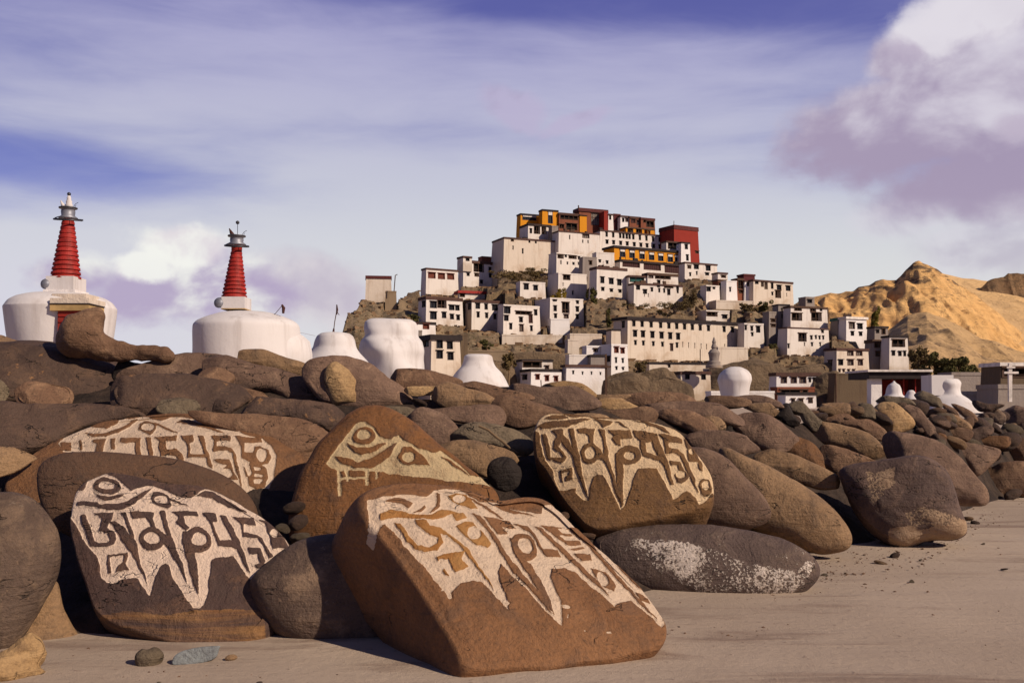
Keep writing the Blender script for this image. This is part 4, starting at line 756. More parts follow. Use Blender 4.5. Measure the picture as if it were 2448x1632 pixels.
hillmat('dark_crag', (0.12, 0.075, 0.045), (0.24, 0.14, 0.07), (0.05, 0.035, 0.025), (0.04, 0.03, 0.02), 0.5, 0.4)

def hillz(uu, dd):
    vc = np.interp(uu, HU, HVv); vc = np.clip(vc, 400, 955)
    dc = (HY*HS+CH)/(HS-(HV-vc)/F); zc = HS*(dc-HY)
    q = np.stack([((uu-CU)/F*dd).ravel(), dd.ravel(), np.zeros(uu.size)], 1)
    n = (fbm(q, 0.16, 41, 5, 0.55)).reshape(uu.shape); rk = np.abs(fbm(q*np.array([1, .6, 1]), 0.30, 61, 4, 0.55)).reshape(uu.shape)
    z0 = HS*(dd-HY)
    z = np.minimum(z0, zc - np.clip(dd-dc, 0, 99)*0.25)
    amp = np.clip((dd-HY)/12, 0, 1)
    z = z + amp*(n*0.55 - rk*0.9)
    for (A, B_, C_, X0, D, cc, ss_, w, d, Z0, h) in CUTS:
        k = (uu-CU)/F
        x = (k*D-X0)/(cc-k*ss_); Yf = D+x*ss_; fr = (uu > B_-2) & (uu < C_+3)
        lim = CH+(Z0-CH)/np.maximum(Yf, 1)*dd-0.05
        z = np.where(fr & (dd < Yf+1.0), np.minimum(z, lim), z); z = np.where(fr & (dd >= Yf+1.0) & (dd < Yf+d+1.5), np.minimum(z, Z0+h*0.6), z)
        if A < B_-3:
            y = (X0-k*D)/(ss_+k*cc); Ys = D+y*cc; sd_ = (uu > A-2) & (uu <= B_) ; lim = CH+(Z0-CH)/np.maximum(Ys, 1)*dd-0.05
            z = np.where(sd_ & (dd < Ys+1.0), np.minimum(z, lim), z)
    return np.where(dd < HY-2, -0.6, z)
CUTS = []

def ridge(name, crest, Dc, Db_, mat, uu0, uu1, rough, freq, g=0.9, label=None, nD=150, nU=520, sd=5, back=150):
    cu = [p[0] for p in crest]; cv = [p[1] for p in crest]
    def zf(uu, dd):
        q = np.stack([((uu-CU)/F*dd).ravel(), dd.ravel(), np.zeros(uu.size)], 1)
        zc = CH + (HV-np.interp(uu, cu, cv))/F*Dc
        s = np.clip((dd-Db_)/(Dc-Db_), 0, 1); z = zc*s**g
        n = fbm(q, freq, sd, 5, 0.55).reshape(uu.shape); rk = np.abs(fbm(q*np.array([1, .4, 1]), freq*2, sd+9, 4, 0.6)).reshape(uu.shape)
        z = z + (n - rk*1.3)*rough*s*(0.12+0.88*np.clip((1-s)*3, 0, 1))*1.2 + (n*0.5)*rough*0.25*(s > 0.97)
        z = np.where(dd > Dc, zc - (dd-Dc)*0.35, z); return z - 1.0*(s <= 0)
    return polar_grid(np.linspace(uu0, uu1, nU), np.concatenate([np.linspace(Db_, Dc, nD), np.linspace(Dc+4, Dc+back, 12)]), zf, name, mat)
ridge('sandy_mountain', [(1800,900),(2000,800),(2150,680),(2195,640),(2240,648),(2300,662),(2370,668),(2410,672),(2448,676),(2800,700),(3200,760)], 1000, 620, 'ochre_sand', 1800, 3200, 3.0, 0.010, 0.8, sd=12)
ridge('mountain', [(1780,800),(1860,745),(1905,722),(1935,706),(1960,701),(1985,694),(2005,697),(2040,690),(2052,680),(2078,676),(2092,667),(2112,664),(2128,666),(2142,667),(2165,643),(2183,630),(2197,627),(2215,634),(2240,645),(2262,662),(2290,682),(2330,706),(2370,738),(2410,772),(2450,806),(2560,880),(2800,930)], 760, 480, 'ochre_rock', 1780, 2800, 5.0, 0.040, 0.85, sd=33)
ridge('rocky_spur', [(1900,930),(2050,845),(2110,790),(2170,748),(2215,738),(2250,748),(2300,772),(2345,800),(2380,806),(2430,828),(2480,842),(2600,880),(2900,930)], 420, 260, 'spur_rock', 1950, 2900, 3.5, 0.04, 0.8, sd=51, back=80)
ridge('far_crag', [(2330,700),(2362,668),(2380,662),(2400,658),(2410,652),(2448,651),(2600,640),(2900,660)], 940, 900, 'dark_crag', 2340, 2900, 4.0, 0.05, 0.5, sd=71, nD=40)

# ======================= BUILDINGS =======================
def house(label, A, B_, C_, vt, vb, wins=(), wall='white_wall', trim='brown_trim', th=30, D=None, cat='house', name='house', trimh=0.5, dmax=12, bat=0.035, vm=None, found=4.0, over=0.14, cut=True, group='houses on the hillside'):
    if D is None: D = Dh(vb)
    th = R(th); c, s = math.cos(th), math.sin(th)
    kA, kB, kC = (A-CU)/F, (B_-CU)/F, (C_-CU)/F
    X0 = kB*D; w = (kC*D - X0)/(c - kC*s)
    dn = s + kA*c; d = (X0 - kA*D)/dn if abs(dn) > .05 and A < B_-1 else 0.6*w
    d = max(2.5, min(dmax, d)) if A < B_-1 else max(3.0, min(dmax, d))
    Z0 = CH + (HV-vb)/F*D; h = (vb-vt)/F*D
    root = empty(name, (X0, D, Z0), th); tag(root, label, cat, group)
    if cut: CUTS.append((A, B_, C_, X0, D, c, s, w, d, Z0, h))
    bx, by = min(bat*h, w*0.12), min(bat*h, d*0.12)
    def T(x, y, z):
        f = min(max(z/h, -0.5), 1.1)
        return (x + bx*f*(1-2*x/w), y + by*f*(1-2*y/d), z)
    fw, sw = [], []
    for it in wins:
        u, v, ww, hh = it[:4]; kind = it[4] if len(it) > 4 else 'w'
        k = (u-CU)/F
        if kind[0] == '<':
            y = (X0-k*D)/(s+k*c); Y = D+y*c; z = CH+(HV-v)/F*Y-Z0; hw = ww/F*Y/abs(s+k*c)/2; hz = hh/F*Y/2
            y0, y1 = max(.12, y-hw), min(d-.12, y+hw); z0, z1 = max(.1, z-hz), min(h-.35, z+hz)
            if y1-y0 > .15 and z1-z0 > .15: sw.append((y0, y1, z0, z1, kind[1:] or 'w'))
        else:
            x = (k*D-X0)/(c-k*s); Y = D+x*s; z = CH+(HV-v)/F*Y-Z0; hw = ww/F*Y/c/2; hz = hh/F*Y/2
            x0, x1 = max(.12, x-hw), min(w-.12, x+hw); z0, z1 = max(.1, z-hz), min(h-.30, z+hz)
            if x1-x0 > .15 and z1-z0 > .15: fw.append((x0, x1, z0, z1, kind))
    V, Fc = [], []
    def facade(L, ws, pt, dep):
        xs = sorted(set([0.0, L] + [round(q, 4) for r in ws for q in r[:2]])); zs = sorted(set([-found, 0.0, h] + [round(q, 4) for r in ws for q in r[2:4]]))
        for i in range(len(xs)-1):
            for j in range(len(zs)-1):
                mx, mz = (xs[i]+xs[i+1])/2, (zs[j]+zs[j+1])/2
                if any(r[0] < mx < r[1] and r[2] < mz < r[3] for r in ws): continue
                b = len(V); V.extend([pt(xs[i], 0, zs[j]), pt(xs[i+1], 0, zs[j]), pt(xs[i+1], 0, zs[j+1]), pt(xs[i], 0, zs[j+1])]); Fc.append([b, b+1, b+2, b+3])
        for r in ws:
            g = dep(r[4]); x0, x1, z0, z1 = r[:4]
            for (a, b2) in (((x0, z0), (x1, z0)), ((x1, z0), (x1, z1)), ((x1, z1), (x0, z1)), ((x0, z1), (x0, z0))):
                b = len(V); V.extend([pt(a[0], 0, a[1]), pt(b2[0], 0, b2[1]), pt(b2[0], g, b2[1]), pt(a[0], g, a[1])]); Fc.append([b, b+1, b+2, b+3])
            b = len(V); V.extend([pt(x0, g, z0), pt(x1, g, z0), pt(x1, g, z1), pt(x0, g, z1)]); Fc.append([b, b+1, b+2, b+3])
    dep = lambda k: {'d': 1.1, 'b': 0.6, 's': 0.3}.get(k, 0.28)
    facade(w, fw, lambda x, g, z: T(x, g, z), dep)
    facade(d, sw, lambda y, g, z: T(g, y, z), dep)
    for q in ([(w, 0), (w, d)], [(w, d), (0, d)]):
        b = len(V); V.extend([T(*q[0], -found), T(*q[1], -found), T(*q[1], h), T(*q[0], h)]); Fc.append([b, b+1, b+2, b+3])
    b = len(V); V.extend([T(0, 0, h), T(w, 0, h), T(w, d, h), T(0, d, h)]); Fc.append([b, b+1, b+2, b+3])
    mk('wall', V, Fc, wall, root)
    if trim:
        m = MB(); m.box(-over, -over, h-trimh, w+over, d+over, h+0.06, T); 
        e = m.build('roof_edge', trim, root)
    else:
        m = MB(); m.box(-.06, -.06, h-.18, w+.06, d+.06, h+0.10, T); m.build('parapet', wall, root)
    rr = random.Random(int(A*7+vt*13))
    if w*F/D > 26 and cat == 'house' and rr.random() < .62:
        m = MB(); x = rr.uniform(.2, w*.3)
        while x < w-1.0:
            l = rr.uniform(.25, 1.3); z_ = rr.uniform(.12, .75); y_ = rr.uniform(.2, max(.3, d*.4))
            if rr.random() < .6: m.box(x, y_, h-.05, min(w-.2, x+l), y_+rr.uniform(.3, .8), h+z_, lambda a_, b2, c_: (a_+.1*math.sin(c_*5+a_), b2, c_))
            if rr.random() < .12: m.tube([(x, y_, h), (x+.1, y_, h+rr.uniform(1, 2.2))], .05, 5)
            x += l+rr.uniform(.05, 1.6)
        if len(m.v) >= 8*5: m.build('firewood_stack', rr.choice(['timber', 'brown_trim', 'dark_trim', 'mud_wall']), root)
    for ws, side in ((fw, 0), (sw, 1)):
        P_ = (lambda x, y, z: T(x, y, z)) if not side else (lambda x, y, z: T(y, x, z))
        for x0, x1, z0, z1, k in ws:
            f = 0.09; hgt = z1-z0; wd = x1-x0
            if k == 's':
                m = MB(); m.box(x0-.05, -.04, z1, x1+.05, 0.05, z1+.08, P_); fr = m.build('window', 'dark_trim', root)
                m = MB(); m.quad(P_(x0+.01, .25, z0), P_(x1-.01, .25, z0), P_(x1-.01, .25, z1), P_(x0+.01, .25, z1)); m.build('pane', 'void', fr); continue
            fm = {'r': 'shutter', 'o': 'navy', 'd': 'timber', 'b': 'timber', 'c': 'brown_trim', 'm': 'brown_trim'}.get(k, 'dark_trim')
            m = MB()
            t_ = min(f, wd*.12); pr = .05
            m.box(x0-t_*.6, -pr, z0, x0+t_, .12, z1, P_); m.box(x1-t_, -pr, z0, x1+t_*.6, .12, z1, P_)
            m.box(x0+t_, -pr, z1-t_, x1-t_, .12, z1, P_); m.box(x0+t_, -pr, z0, x1-t_, .12, z0+t_, P_)
            m.box(x0-.18*min(1, wd), -.22, z1, x1+.18*min(1, wd), 0.05, z1+.12, P_)             # lintel
            if k in ('w', 'o', 'c') and wd > .5:
                nb = 2 if wd < 1.4 else int(wd/.6)
                for i in range(1, nb): xm = x0+wd*i/nb; m.box(xm-.03, .10, z0+t_, xm+.03, .16, z1-t_, P_)
                m.box(x0+t_, .165, z0+hgt*.62, x1-t_, .20, z0+hgt*.66, P_)
            if k in ('b', 'd') and wd > 1.0:
                nb = max(2, int(wd/1.1))
                for i in range(1, nb): xm = x0+wd*i/nb; m.box(xm-.06, .15, z0+t_, xm+.06, .30, z1-t_, P_)
                m.box(x0+t_, .05, z0+hgt*.28, x1-t_, .11, z0+hgt*.32, P_)
            if k == 'm':
                for i in range(1, max(3, int(wd/.5))): xm = x0+wd*i/max(3, int(wd/.5)); m.box(xm-.025, .10, z0+t_, xm+.025, .16, z1-t_, P_)
                for i in range(1, 4): zm = z0+hgt*i/4; m.box(x0+t_, .165, zm-.02, x1-t_, .20, zm+.02, P_)
            fr = m.build('window', fm, root)
            g = dep(k)-.03; pm = {'r': 'shutter', 'd': 'void', 'b': 'void', 'c': 'curtain', 'm': 'slat', 'g': 'green_cloth'}.get(k, 'pane')
            m = MB(); m.quad(P_(x0+.01, g, z0+.01), P_(x1-.01, g, z0+.01), P_(x1-.01, g, z1-.01), P_(x0+.01, g, z1-.01)); m.build('pane', pm, fr)
            if k == 'o':
                m = MB(); m.box(x0+t_, -.10, z1-hgt*.30, x1-t_, -.06, z1-t_, P_); m.build('awning', 'white_trim', fr)
    return root
def row(v0, v1, us, w, h, k='w'):
    n = len(us); return [(u, v0+(v1-v0)*(u-us[0])/max(1, us[-1]-us[0]), w, h, k) for i, u in enumerate(us)]
T5 = lambda x, y: (820+x/5.2275, 600+y/5.2275)
# -- left flank
house('plain plastered tower with maroon roof edge alone on the left crag', 866, 873, 937, 659, 716, [], 'cream_wall', 'maroon_trim', th=8, D=212, trimh=.6, found=3)
house('small tan mud annex leaning against the plain tower on the crag', 918, 920, 949, 696, 744, [], 'tan_wall', None, th=8, D=205, found=4)
house('white house with three closed red shutters in one row, high on the left', 1005, 1018, 1097, 640, 706, [(1032,658,17,14,'r'),(1056,660,16,14,'r'),(1079,661,16,14,'r')], th=30, D=222, trimh=.35)
house('tall white house with a dark broken balcony between two window towers', 1094, 1107, 1187, 621, 684, [(1118,636,7,9),(1119,656,6,7),(1145,640,24,20,'b'),(1140,657,10,8,'d'),(1151,674,6,8),(1173,644,6,10),(1173,659,6,9),(1178,629,7,10)], th=30, D=236, trimh=.6)
house('narrow white turret with one square window on top of the tall left house', 1093, 1107, 1128, 612, 624, [(1118,621,8,8)], th=30, D=235.7, trimh=.4, found=2.4)
house('small orange brick hut on the skyline left of the great wall', 1150, 1152, 1176, 613, 628, [], 'russet_wall', None, th=25, D=243)
house('low white building under a long red awning below the tall left house', 1092, 1098, 1160, 695, 716, [(1105,706,12,8,'b')], 'white_wall', 'awning_red', th=20, D=219, trimh=.5, over=.5)
house('white two storey house with a dark loggia in its upper floor', 998, 1018, 1108, 708, 776, [(1036,728,15,16),(1057,725,21,22,'d'),(1081,735,12,12),(1095,736,9,12),(1036,754,14,18),(1062,753,9,14),(1081,757,8,12),(1096,759,7,12),(1012,727,8,14,'<w')], trimh=.55)
house('white house of nine windows right of the dark loggia house', 1110, 1127, 1204, 716, 792, [(1142,731,10,13),(1163,733,7,13),(1185,735,13,14),(1143,752,6,13),(1164,754,6,12),(1184,757,6,12),(1186,716,12,13),(1121,733,7,14,'<w')], trimh=.5, D=204)
house('stepped white house with a black awning and a timber door', 1196, 1203, 1293, 728, 801, [(1212,741,15,16),(1210,760,10,13),(1221,780,6,14),(1253,748,40,8,'b'),(1246,764,8,12),(1247,784,9,17,'c'),(1283,747,7,13),(1271,785,5,12),(1270,762,9,20,'m')], trim=None, D=187.5)
house('low white house with two red shutters at the foot of the crag', 968, 976, 1042, 768, 800, [(989,777,15,17,'r'),(1019,778,14,17,'r')], 'bright_wall', 'dark_trim', D=176, trimh=.4)
house('white front house with thick black roof edge and five windows beside the small chorten', 1001, 1030, 1103, 800, 892, [(1051,822,14,20),(1077,825,13,18),(1051,847,14,19),(1078,851,13,18),(1016,820,14,18,'<w')], 'cream_wall', 'dark_trim', D=150, trimh=.75, over=.35, th=28)
house('grey mud house wall behind the white front house', 980, 985, 1012, 790, 870, [], 'grey_wall', None, D=163, th=15)
house('ruined mud wall stub right of the white front house', 1096, 1100, 1120, 800, 880, [], 'mud_wall', None, D=155, th=20)
# -- palace
PG = 'palace buildings on the summit'
house('huge blank white buttressed wall forming the left corner of the palace', 1172, 1203, 1340, 566, 648, [(1224,571,7,11,'d'),(1226,592,3,9,'s'),(1267,577,5,6,'s'),(1283,578,5,7,'s'),(1250,600,4,12,'s')], 'cream_wall', 'brown_trim', D=234, trimh=.35, th=24, dmax=18, group=PG, bat=.05)
house('blank white palace wall with one dark hatch right of the great corner wall', 1318, 1335, 1436, 551, 612, [(1362,567,3,10,'s'),(1402,560,17,18,'c'),(1394,577,3,7,'s'),(1407,578,3,7,'s')], 'white_wall', 'brown_trim', D=238, trimh=.25, th=24, group=PG)
house('white palace porch with two tall black openings under the yellow wall', 1241, 1262, 1318, 534, 575, [(1269,552,5,11),(1284,548,15,22,'d'),(1301,549,11,22,'d')], 'white_wall', 'dark_trim', D=243, trimh=.5, th=24, group=PG)
house('grey plastered pier between the porch and the long palace wall', 1316, 1319, 1336, 540, 577, [], 'grey_wall', None, D=242, th=20, group=PG)
house('yellow palace wing with a wide dark blue window at the left end of the summit', 1234, 1244, 1290, 510, 552, [(1266,521,34,11,'o')], 'orange_wall', 'dark_trim', D=252, trimh=.35, th=22, group=PG)
house('tall yellow palace bay with a narrow dark banner window', 1289, 1296, 1336, 500, 545, [(1316,520,11,28,'o')], 'orange_wall', 'dark_trim', D=250, trimh=.4, th=22, group=PG)
house('palace gallery of brown timber with white posts between yellow bays', 1333, 1336, 1388, 508, 556, [(1361,519,46,12,'b'),(1343,541,12,10,'d'),(1367,542,28,16,'b')], 'russet_wall', 'brown_trim', D=251, trimh=.55, th=22, group=PG)
house('red brown main temple with ornate window at the top of the palace', 1371, 1384, 1453, 497, 552, [(1427,524,28,30,'c')], 'russet_wall', 'maroon_trim', D=254, trimh=.8, over=.35, th=22, group=PG)
house('bright yellow painted panel bay on the front of the main temple', 1385, 1386, 1403, 514, 550, [], 'orange_wall', 'dark_trim', D=253, trimh=.2, th=22, group=PG, bat=.01)
house('narrow red pier at the right end of the main temple', 1443, 1444, 1453, 506, 548, [], 'red_wall', None, D=253.6, th=22, group=PG, bat=.01)
house('white turret with one window right of the main temple', 1452, 1454, 1467, 511, 548, [(1459,520,5,10)], 'bright_wall', 'brown_trim', D=256, th=22, trimh=.3, group=PG)
house('dark maroon block on the summit between two white turrets', 1465, 1467, 1484, 511, 545, [], 'maroon_wall', 'maroon_trim', D=257, th=22, trimh=.3, group=PG)
house('white summit room with a wide curtain window under a brown roof', 1480, 1483, 1505, 515, 545, [(1490,526,5,9),(1499,526,7,9,'c')], 'bright_wall', 'brown_trim', D=256, th=22, trimh=.35, group=PG)
house('brown timber summit room with a white window bay', 1503, 1505, 1532, 517, 552, [(1526,532,7,12,'c'),(1514,528,12,10,'m')], 'russet_wall', 'brown_trim', D=256.5, th=22, trimh=.4, group=PG)
house('red brown open roofed summit room at the right end of the ridge', 1530, 1532, 1567, 520, 562, [(1541,527,7,10,'d'),(1555,536,20,14,'b')], 'russet_wall', 'maroon_trim', D=257, th=24, trimh=.5, group=PG)
house('low yellow porch with dark doorways above the long white palace block', 1480, 1496, 1566, 542, 572, [(1507,551,14,12,'d'),(1528,553,15,12,'d'),(1545,556,8,14,'d'),(1553,558,5,12,'d')], 'orange_wall', 'timber', D=251.5, th=24, trimh=.3, group=PG)
house('long white palace block with two rows of small windows', 1418, 1434, 1592, 549, 612, row(560,573,[1450,1466,1483,1491,1499,1506,1515,1531,1547,1563,1579],5,11)+row(578,590,[1451,1467,1484,1500,1517,1533,1548,1564,1579],6,9), 'white_wall', 'brown_trim', D=244, th=26, trimh=.3, group=PG)
house('long yellow palace hall with seven dark draped windows', 1441, 1468, 1628, 587, 622, row(605,619,[1488,1511,1535,1558,1580,1603,1620],13,18,'o'), 'orange_wall', 'dark_trim', D=231, th=27, trimh=.45, over=.3, group=PG)
house('white palace base with three wide maroon lattice screens', 1472, 1482, 1634, 620, 664, [(1509,630,44,17,'m'),(1560,637,44,17,'m'),(1610,644,43,18,'m')], 'white_wall', 'dark_trim', D=227, th=27, trimh=.5, group=PG)
house('big red temple block with black roof edge at the right end of the palace', 1572, 1611, 1673, 537, 630, [(1668,603,9,6,'d')], 'red_wall', 'maroon_trim', D=247, th=30, trimh=1.0, dmax=16, group=PG)
house('slim pale stair tower with two windows in front of the red temple block', 1625, 1628, 1652, 578, 640, [(1642,590,8,11),(1644,616,6,14)], 'bright_wall', 'dark_trim', D=238, th=24, trimh=.3, group=PG)
house('open brown loggia left of the pale stair tower', 1590, 1593, 1627, 576, 604, [(1610,588,28,15,'b')], 'white_wall', 'brown_trim', D=240, th=24, trimh=.3, group=PG)
# -- upper middle
house('white house with black ragged loggias right below the palace wall', 1309, 1330, 1400, 604, 664, [(1340,612,15,11,'d'),(1353,611,5,7),(1370,613,20,11,'d'),(1386,617,5,7),(1341,627,3,9,'s'),(1357,629,4,6,'s'),(1372,630,6,6,'s'),(1384,630,3,7,'s')], trim=None, D=226)
house('blank white cube house with one dark bay under its roof line', 1307, 1334, 1405, 652, 718, [(1355,661,18,16,'b'),(1370,700,5,10,'s'),(1346,680,2,8,'s')], 'white_wall', None, D=214, th=26)
house('small low white house with two dark square windows on the slope', 1232, 1243, 1305, 673, 712, [(1258,685,11,14),(1281,688,10,12)], trim=None, D=211, th=22)
house('twin towered white house with a dark recess between its towers', 1276, 1314, 1397, 712, 782, [(1327,737,7,13),(1328,755,6,10),(1326,715,9,10),(1353,735,18,26,'b'),(1354,756,11,10,'c'),(1382,739,7,12),(1381,757,6,11),(1383,722,6,8)], trim=None, D=196, th=24)
house('white terrace wall below the twin towered house', 1310, 1316, 1363, 762, 800, [], 'bright_wall', None, D=191, th=12)
house('crumbling grey stone house left of the six window house', 1385, 1392, 1430, 614, 690, [(1413,628,8,10,'d'),(1416,650,7,12,'d'),(1400,668,7,9,'d')], 'grey_wall', None, D=219, th=20)
house('white turret with tiny windows below the left end of the yellow hall', 1422, 1425, 1470, 603, 645, [(1434,624,5,6),(1452,627,5,7)], 'white_wall', None, D=224, th=20)
house('white house with six grey windows in two rows under the palace base', 1407, 1426, 1502, 637, 714, [(1440,669,9,15),(1462,672,11,14),(1482,675,10,14),(1441,691,7,8),(1462,694,7,7),(1483,696,7,7)], 'white_wall', 'brown_trim', D=210, th=26, trimh=.5)
house('dark stone shed roof between the six window house and the palace base', 1450, 1454, 1495, 645, 662, [(1474,653,28,8,'b')], 'grey_wall', 'brown_trim', D=218, th=25, trimh=.4)
house('long white house with a dark balcony and a row of small windows', 1500, 1515, 1634, 676, 735, row(687,697,[1525,1542],9,10)+[(1559,692,5,9),(1577,694,4,9),(1589,695,4,9),(1600,698,7,14),(1622,697,4,7),(1575,675+7,7,9),(1600,683,24,11,'b'),(1622,687,6,9),(1541,705,2,8,'s'),(1550,706,2,8,'s')], 'white_wall', 'brown_trim', D=207, th=22, trimh=.35)
house('white upper storey with a green cloth awning', 1498, 1503, 1548, 658, 690, [(1523,669,36,11,'g')], 'white_wall', 'brown_trim', D=212, th=18, trimh=.4)
house('dark timber roofed rooms above the long white house', 1543, 1548, 1622, 652, 684, [(1556,660,12,10,'c'),(1585,661,40,12,'b'),(1575,674,7,8)], 'white_wall', 'timber', D=213, th=22, trimh=.5)
house('white house with three dark windows right of the maroon lattice base', 1633, 1637, 1716, 626, 668, [(1648,638,9,8,'d'),(1665,638,12,10),(1694,641,12,12),(1650,656,4,8),(1666,653,3,8),(1691,655,9,6)], 'white_wall', 'brown_trim', D=225, th=26, trimh=.3)
house('low white rooms on the skyline right of the red temple block', 1712, 1716, 1740, 651, 672, [(1730,661,12,6,'b')], 'white_wall', 'brown_trim', D=224, th=22, trimh=.3)
house('white lower block with one dark window on the slope right of the palace', 1684, 1688, 1722, 682, 732, [(1693,690,13,12),(1708,686,6,10)], trim=None, D=206, th=22)
house('brown timber balcony house between two white turrets on the right slope', 1714, 1716, 1738, 668, 706, [(1726,686,18,20,'b')], 'russet_wall', 'timber', D=210, th=20, trimh=.3)
house('white turret with a tiny window among brown balconies', 1733, 1736, 1764, 671, 732, [(1746,692,4,10)], 'bright_wall', None, D=207, th=20)
house('second brown timber balcony house further right on the slope', 1760, 1762, 1780, 665, 712, [(1771,680,15,20,'b'),(1772,697,12,8,'d')], 'russet_wall', 'timber', D=209, th=20, trimh=.3)
house('pale stone terrace wall below the balcony houses', 1690, 1712, 1800, 718, 738, [], 'cream_wall', None, D=203, th=14)
house('maroon topped turret on the right skyline', 1765, 1778, 1805, 655, 672, [], 'maroon_wall', 'maroon_trim', D=214, th=22, trimh=.3)
house('white block beneath the maroon topped turret', 1776, 1780, 1800, 671, 724, [(1789,680,6,8)], 'bright_wall', 'brown_trim', D=209, th=18, trimh=.2)
house('broad white house with dark upper windows at the right end of the skyline', 1796, 1801, 1898, 668, 730, [(1809,673,9,11),(1823,678,7,14,'d'),(1832,682,8,18,'d'),(1847,683,6,14),(1864,688,12,13),(1886,689,12,12),(1861,703,15,18,'d'),(1847,702,4,7),(1882,705,2,8,'s')], 'cream_wall', 'brown_trim', D=208, th=27, trimh=.35)
# -- centre: the long building
house('very long cream building with a black roof edge and three rows of windows', 1463, 1500, 1780, 757, 862,
      row(773,788,[1515,1535,1557,1580,1600,1619,1638,1657,1676,1696,1734,1754],7,13)+row(797,804,[1518,1537,1560,1582,1603,1622],9,15)+row(819,823,[1519,1538,1562,1584],5,10)+[(1606,830,7,17,'c'),(1619,825,5,11)]+row(824,829,[1633,1647,1662,1677,1690],2,12,'s')+[(1734,829,2,12,'s'),(1759,834,3,10,'s'),(1489,776,6,15,'<w')],
      'cream_wall', 'dark_trim', D=178, th=30, trimh=.45, over=.35, cat='building', name='long_building', bat=.03, dmax=12, found=3.5)
house('low terrace wall with black coping in front of the long cream building', 1545, 1552, 1700, 866, 890, [(1600,874,5,8)], 'cream_wall', 'dark_trim', D=166, th=14, trimh=.25)
house('blank end wall with a tan foot adjoining the long cream building', 1712, 1716, 1790, 830, 880, [], 'cream_wall', None, D=172, th=16)
house('white annex with four dark windows at the right end of the long building', 1776, 1779, 1828, 773, 832, [(1782,783,6,11),(1798,785,6,11),(1814,787,10,15),(1799,799,5,8)], 'white_wall', None, D=188, th=20)
house('cluttered white hut on the roof line behind the long building', 1664, 1688, 1745, 742, 768, [(1702,750,28,12,'d'),(1733,757,12,9)], 'white_wall', None, D=196, th=18)
house('cream buttress block left of the long building', 1455, 1461, 1485, 787, 830, [], 'cream_wall', 'dark_trim', D=175, th=18, trimh=.2)
house('white three storey house with red shutters left below the long building', 1434, 1461, 1503, 823, 896, [(1474,836,11,14,'r'),(1490,838,10,13,'r'),(1473,861,4,12),(1490,862,4,10),(1474,880,4,7),(1490,881,4,6),(1454,858,7,13,'<w')], 'bright_wall', None, D=161, th=24)
house('small white house with a black arched window left of the red shuttered one', 1398, 1402, 1442, 827, 850, [(1424,837,10,8,'d')], 'bright_wall', None, D=164, th=14)
house('grey shaded block with a doorway behind the timber post', 1405, 1412, 1446, 848, 880, [(1411,862,8,12,'c')], 'grey_wall', 'dark_trim', D=159, th=12, trimh=.3)
house('white block stepped behind the long red edged wall', 1354, 1360, 1412, 848, 880, [], 'white_wall', None, D=160, th=12)
house('blank white building with red brown roof edge and four tiny openings', 1343, 1353, 1450, 872, 932, [(1370,890,5,8,'s'),(1393,892,4,7,'s'),(1415,892,4,7,'s'),(1437,893,4,6,'s')], 'bright_wall', 'brown_trim', D=152, th=14, trimh=.3, over=.3, dmax=8)
house('white house with three red shutters low in the centre', 1243, 1269, 1344, 882, 926, [(1285,901,9,12,'r'),(1308,904,9,13,'r'),(1330,905,9,12,'r'),(1254,902,11,11,'<w')], 'bright_wall', 'dark_trim', D=151, th=18, trimh=.35)
house('upper porch with a black opening over the three red shutters', 1228, 1248, 1322, 859, 890, [(1272,871,46,14,'d'),(1308,878,9,8,'c')], 'white_wall', 'dark_trim', D=156, th=16, trimh=.3)
house('white block with two windows left of the pale lime dome', 1612, 1627, 1700, 888, 934, [(1643,901,10,11),(1683,901,10,12)], 'cream_wall', 'brown_trim', D=152, th=12, trimh=.4)
house('cream stepped pier rising above the blank white building', 1352, 1357, 1385, 812, 850, [], 'cream_wall', None, D=168, th=10)
house('broad pale wall sloping under the twin towered house', 1356, 1362, 1440, 798, 830, [], 'cream_wall', None, D=178, th=10, dmax=4, cat='wall', name='retaining_wall')
# -- right side
house('grey buttressed tower between the annex and the ruined white house', 1824, 1838, 1860, 745, 830, [(1850,766,14,8,'d'),(1850,778,14,7,'d')], 'grey_wall', None, D=189, th=22)
house('pale blue grey wall tower left of the ruined white house', 1857, 1860, 1890, 727, 790, [(1870,741,3,8),(1870,756,3,8)], 'grey_wall', 'dark_trim', D=191, th=16, trimh=.2)
house('ruined white upper storey with two big black arched holes', 1884, 1890, 1980, 731, 790, [(1905,757,28,18,'d'),(1953,757,28,20,'d'),(1908,739,20,8,'b'),(1945,741,16,8,'b'),(1965,739,6,9)], 'white_wall', 'timber', D=188, th=22, trimh=.35)
house('tall white house with a dark hanging balcony and many small windows', 1857, 1882, 1984, 782, 850, [(1919,806,22,20,'b'),(1969,791,6,9),(1941,807,5,9),(1952,806,4,8),(1961,807,4,8),(1970,807,4,8),(1942,823,4,8),(1962,823,3,8),(1924,823,3,8,'s'),(1885,827,4,10)], 'white_wall', 'brown_trim', D=180, th=24, trimh=.15)
house('small stone hut on the ridge above the ruined white storey', 1920, 1926, 1948, 710, 732, [(1936,720,12,8)], 'grey_wall', None, D=201, th=20)
house('neat white two storey house with four blue grey windows at right', 2003, 2023, 2074, 757, 815, [(2037,778,16,16,'c'),(2057,780,14,13),(2038,797,8,10),(2058,798,8,9)], 'bright_wall', 'white_trim', D=186, th=22, trimh=.4, over=.3)
house('shed with a teal tarp left of the neat white house', 1990, 2002, 2022, 760, 800, [(2011,768,14,14,'g')], 'grey_wall', 'green_cloth', D=188, th=16, trimh=.5)
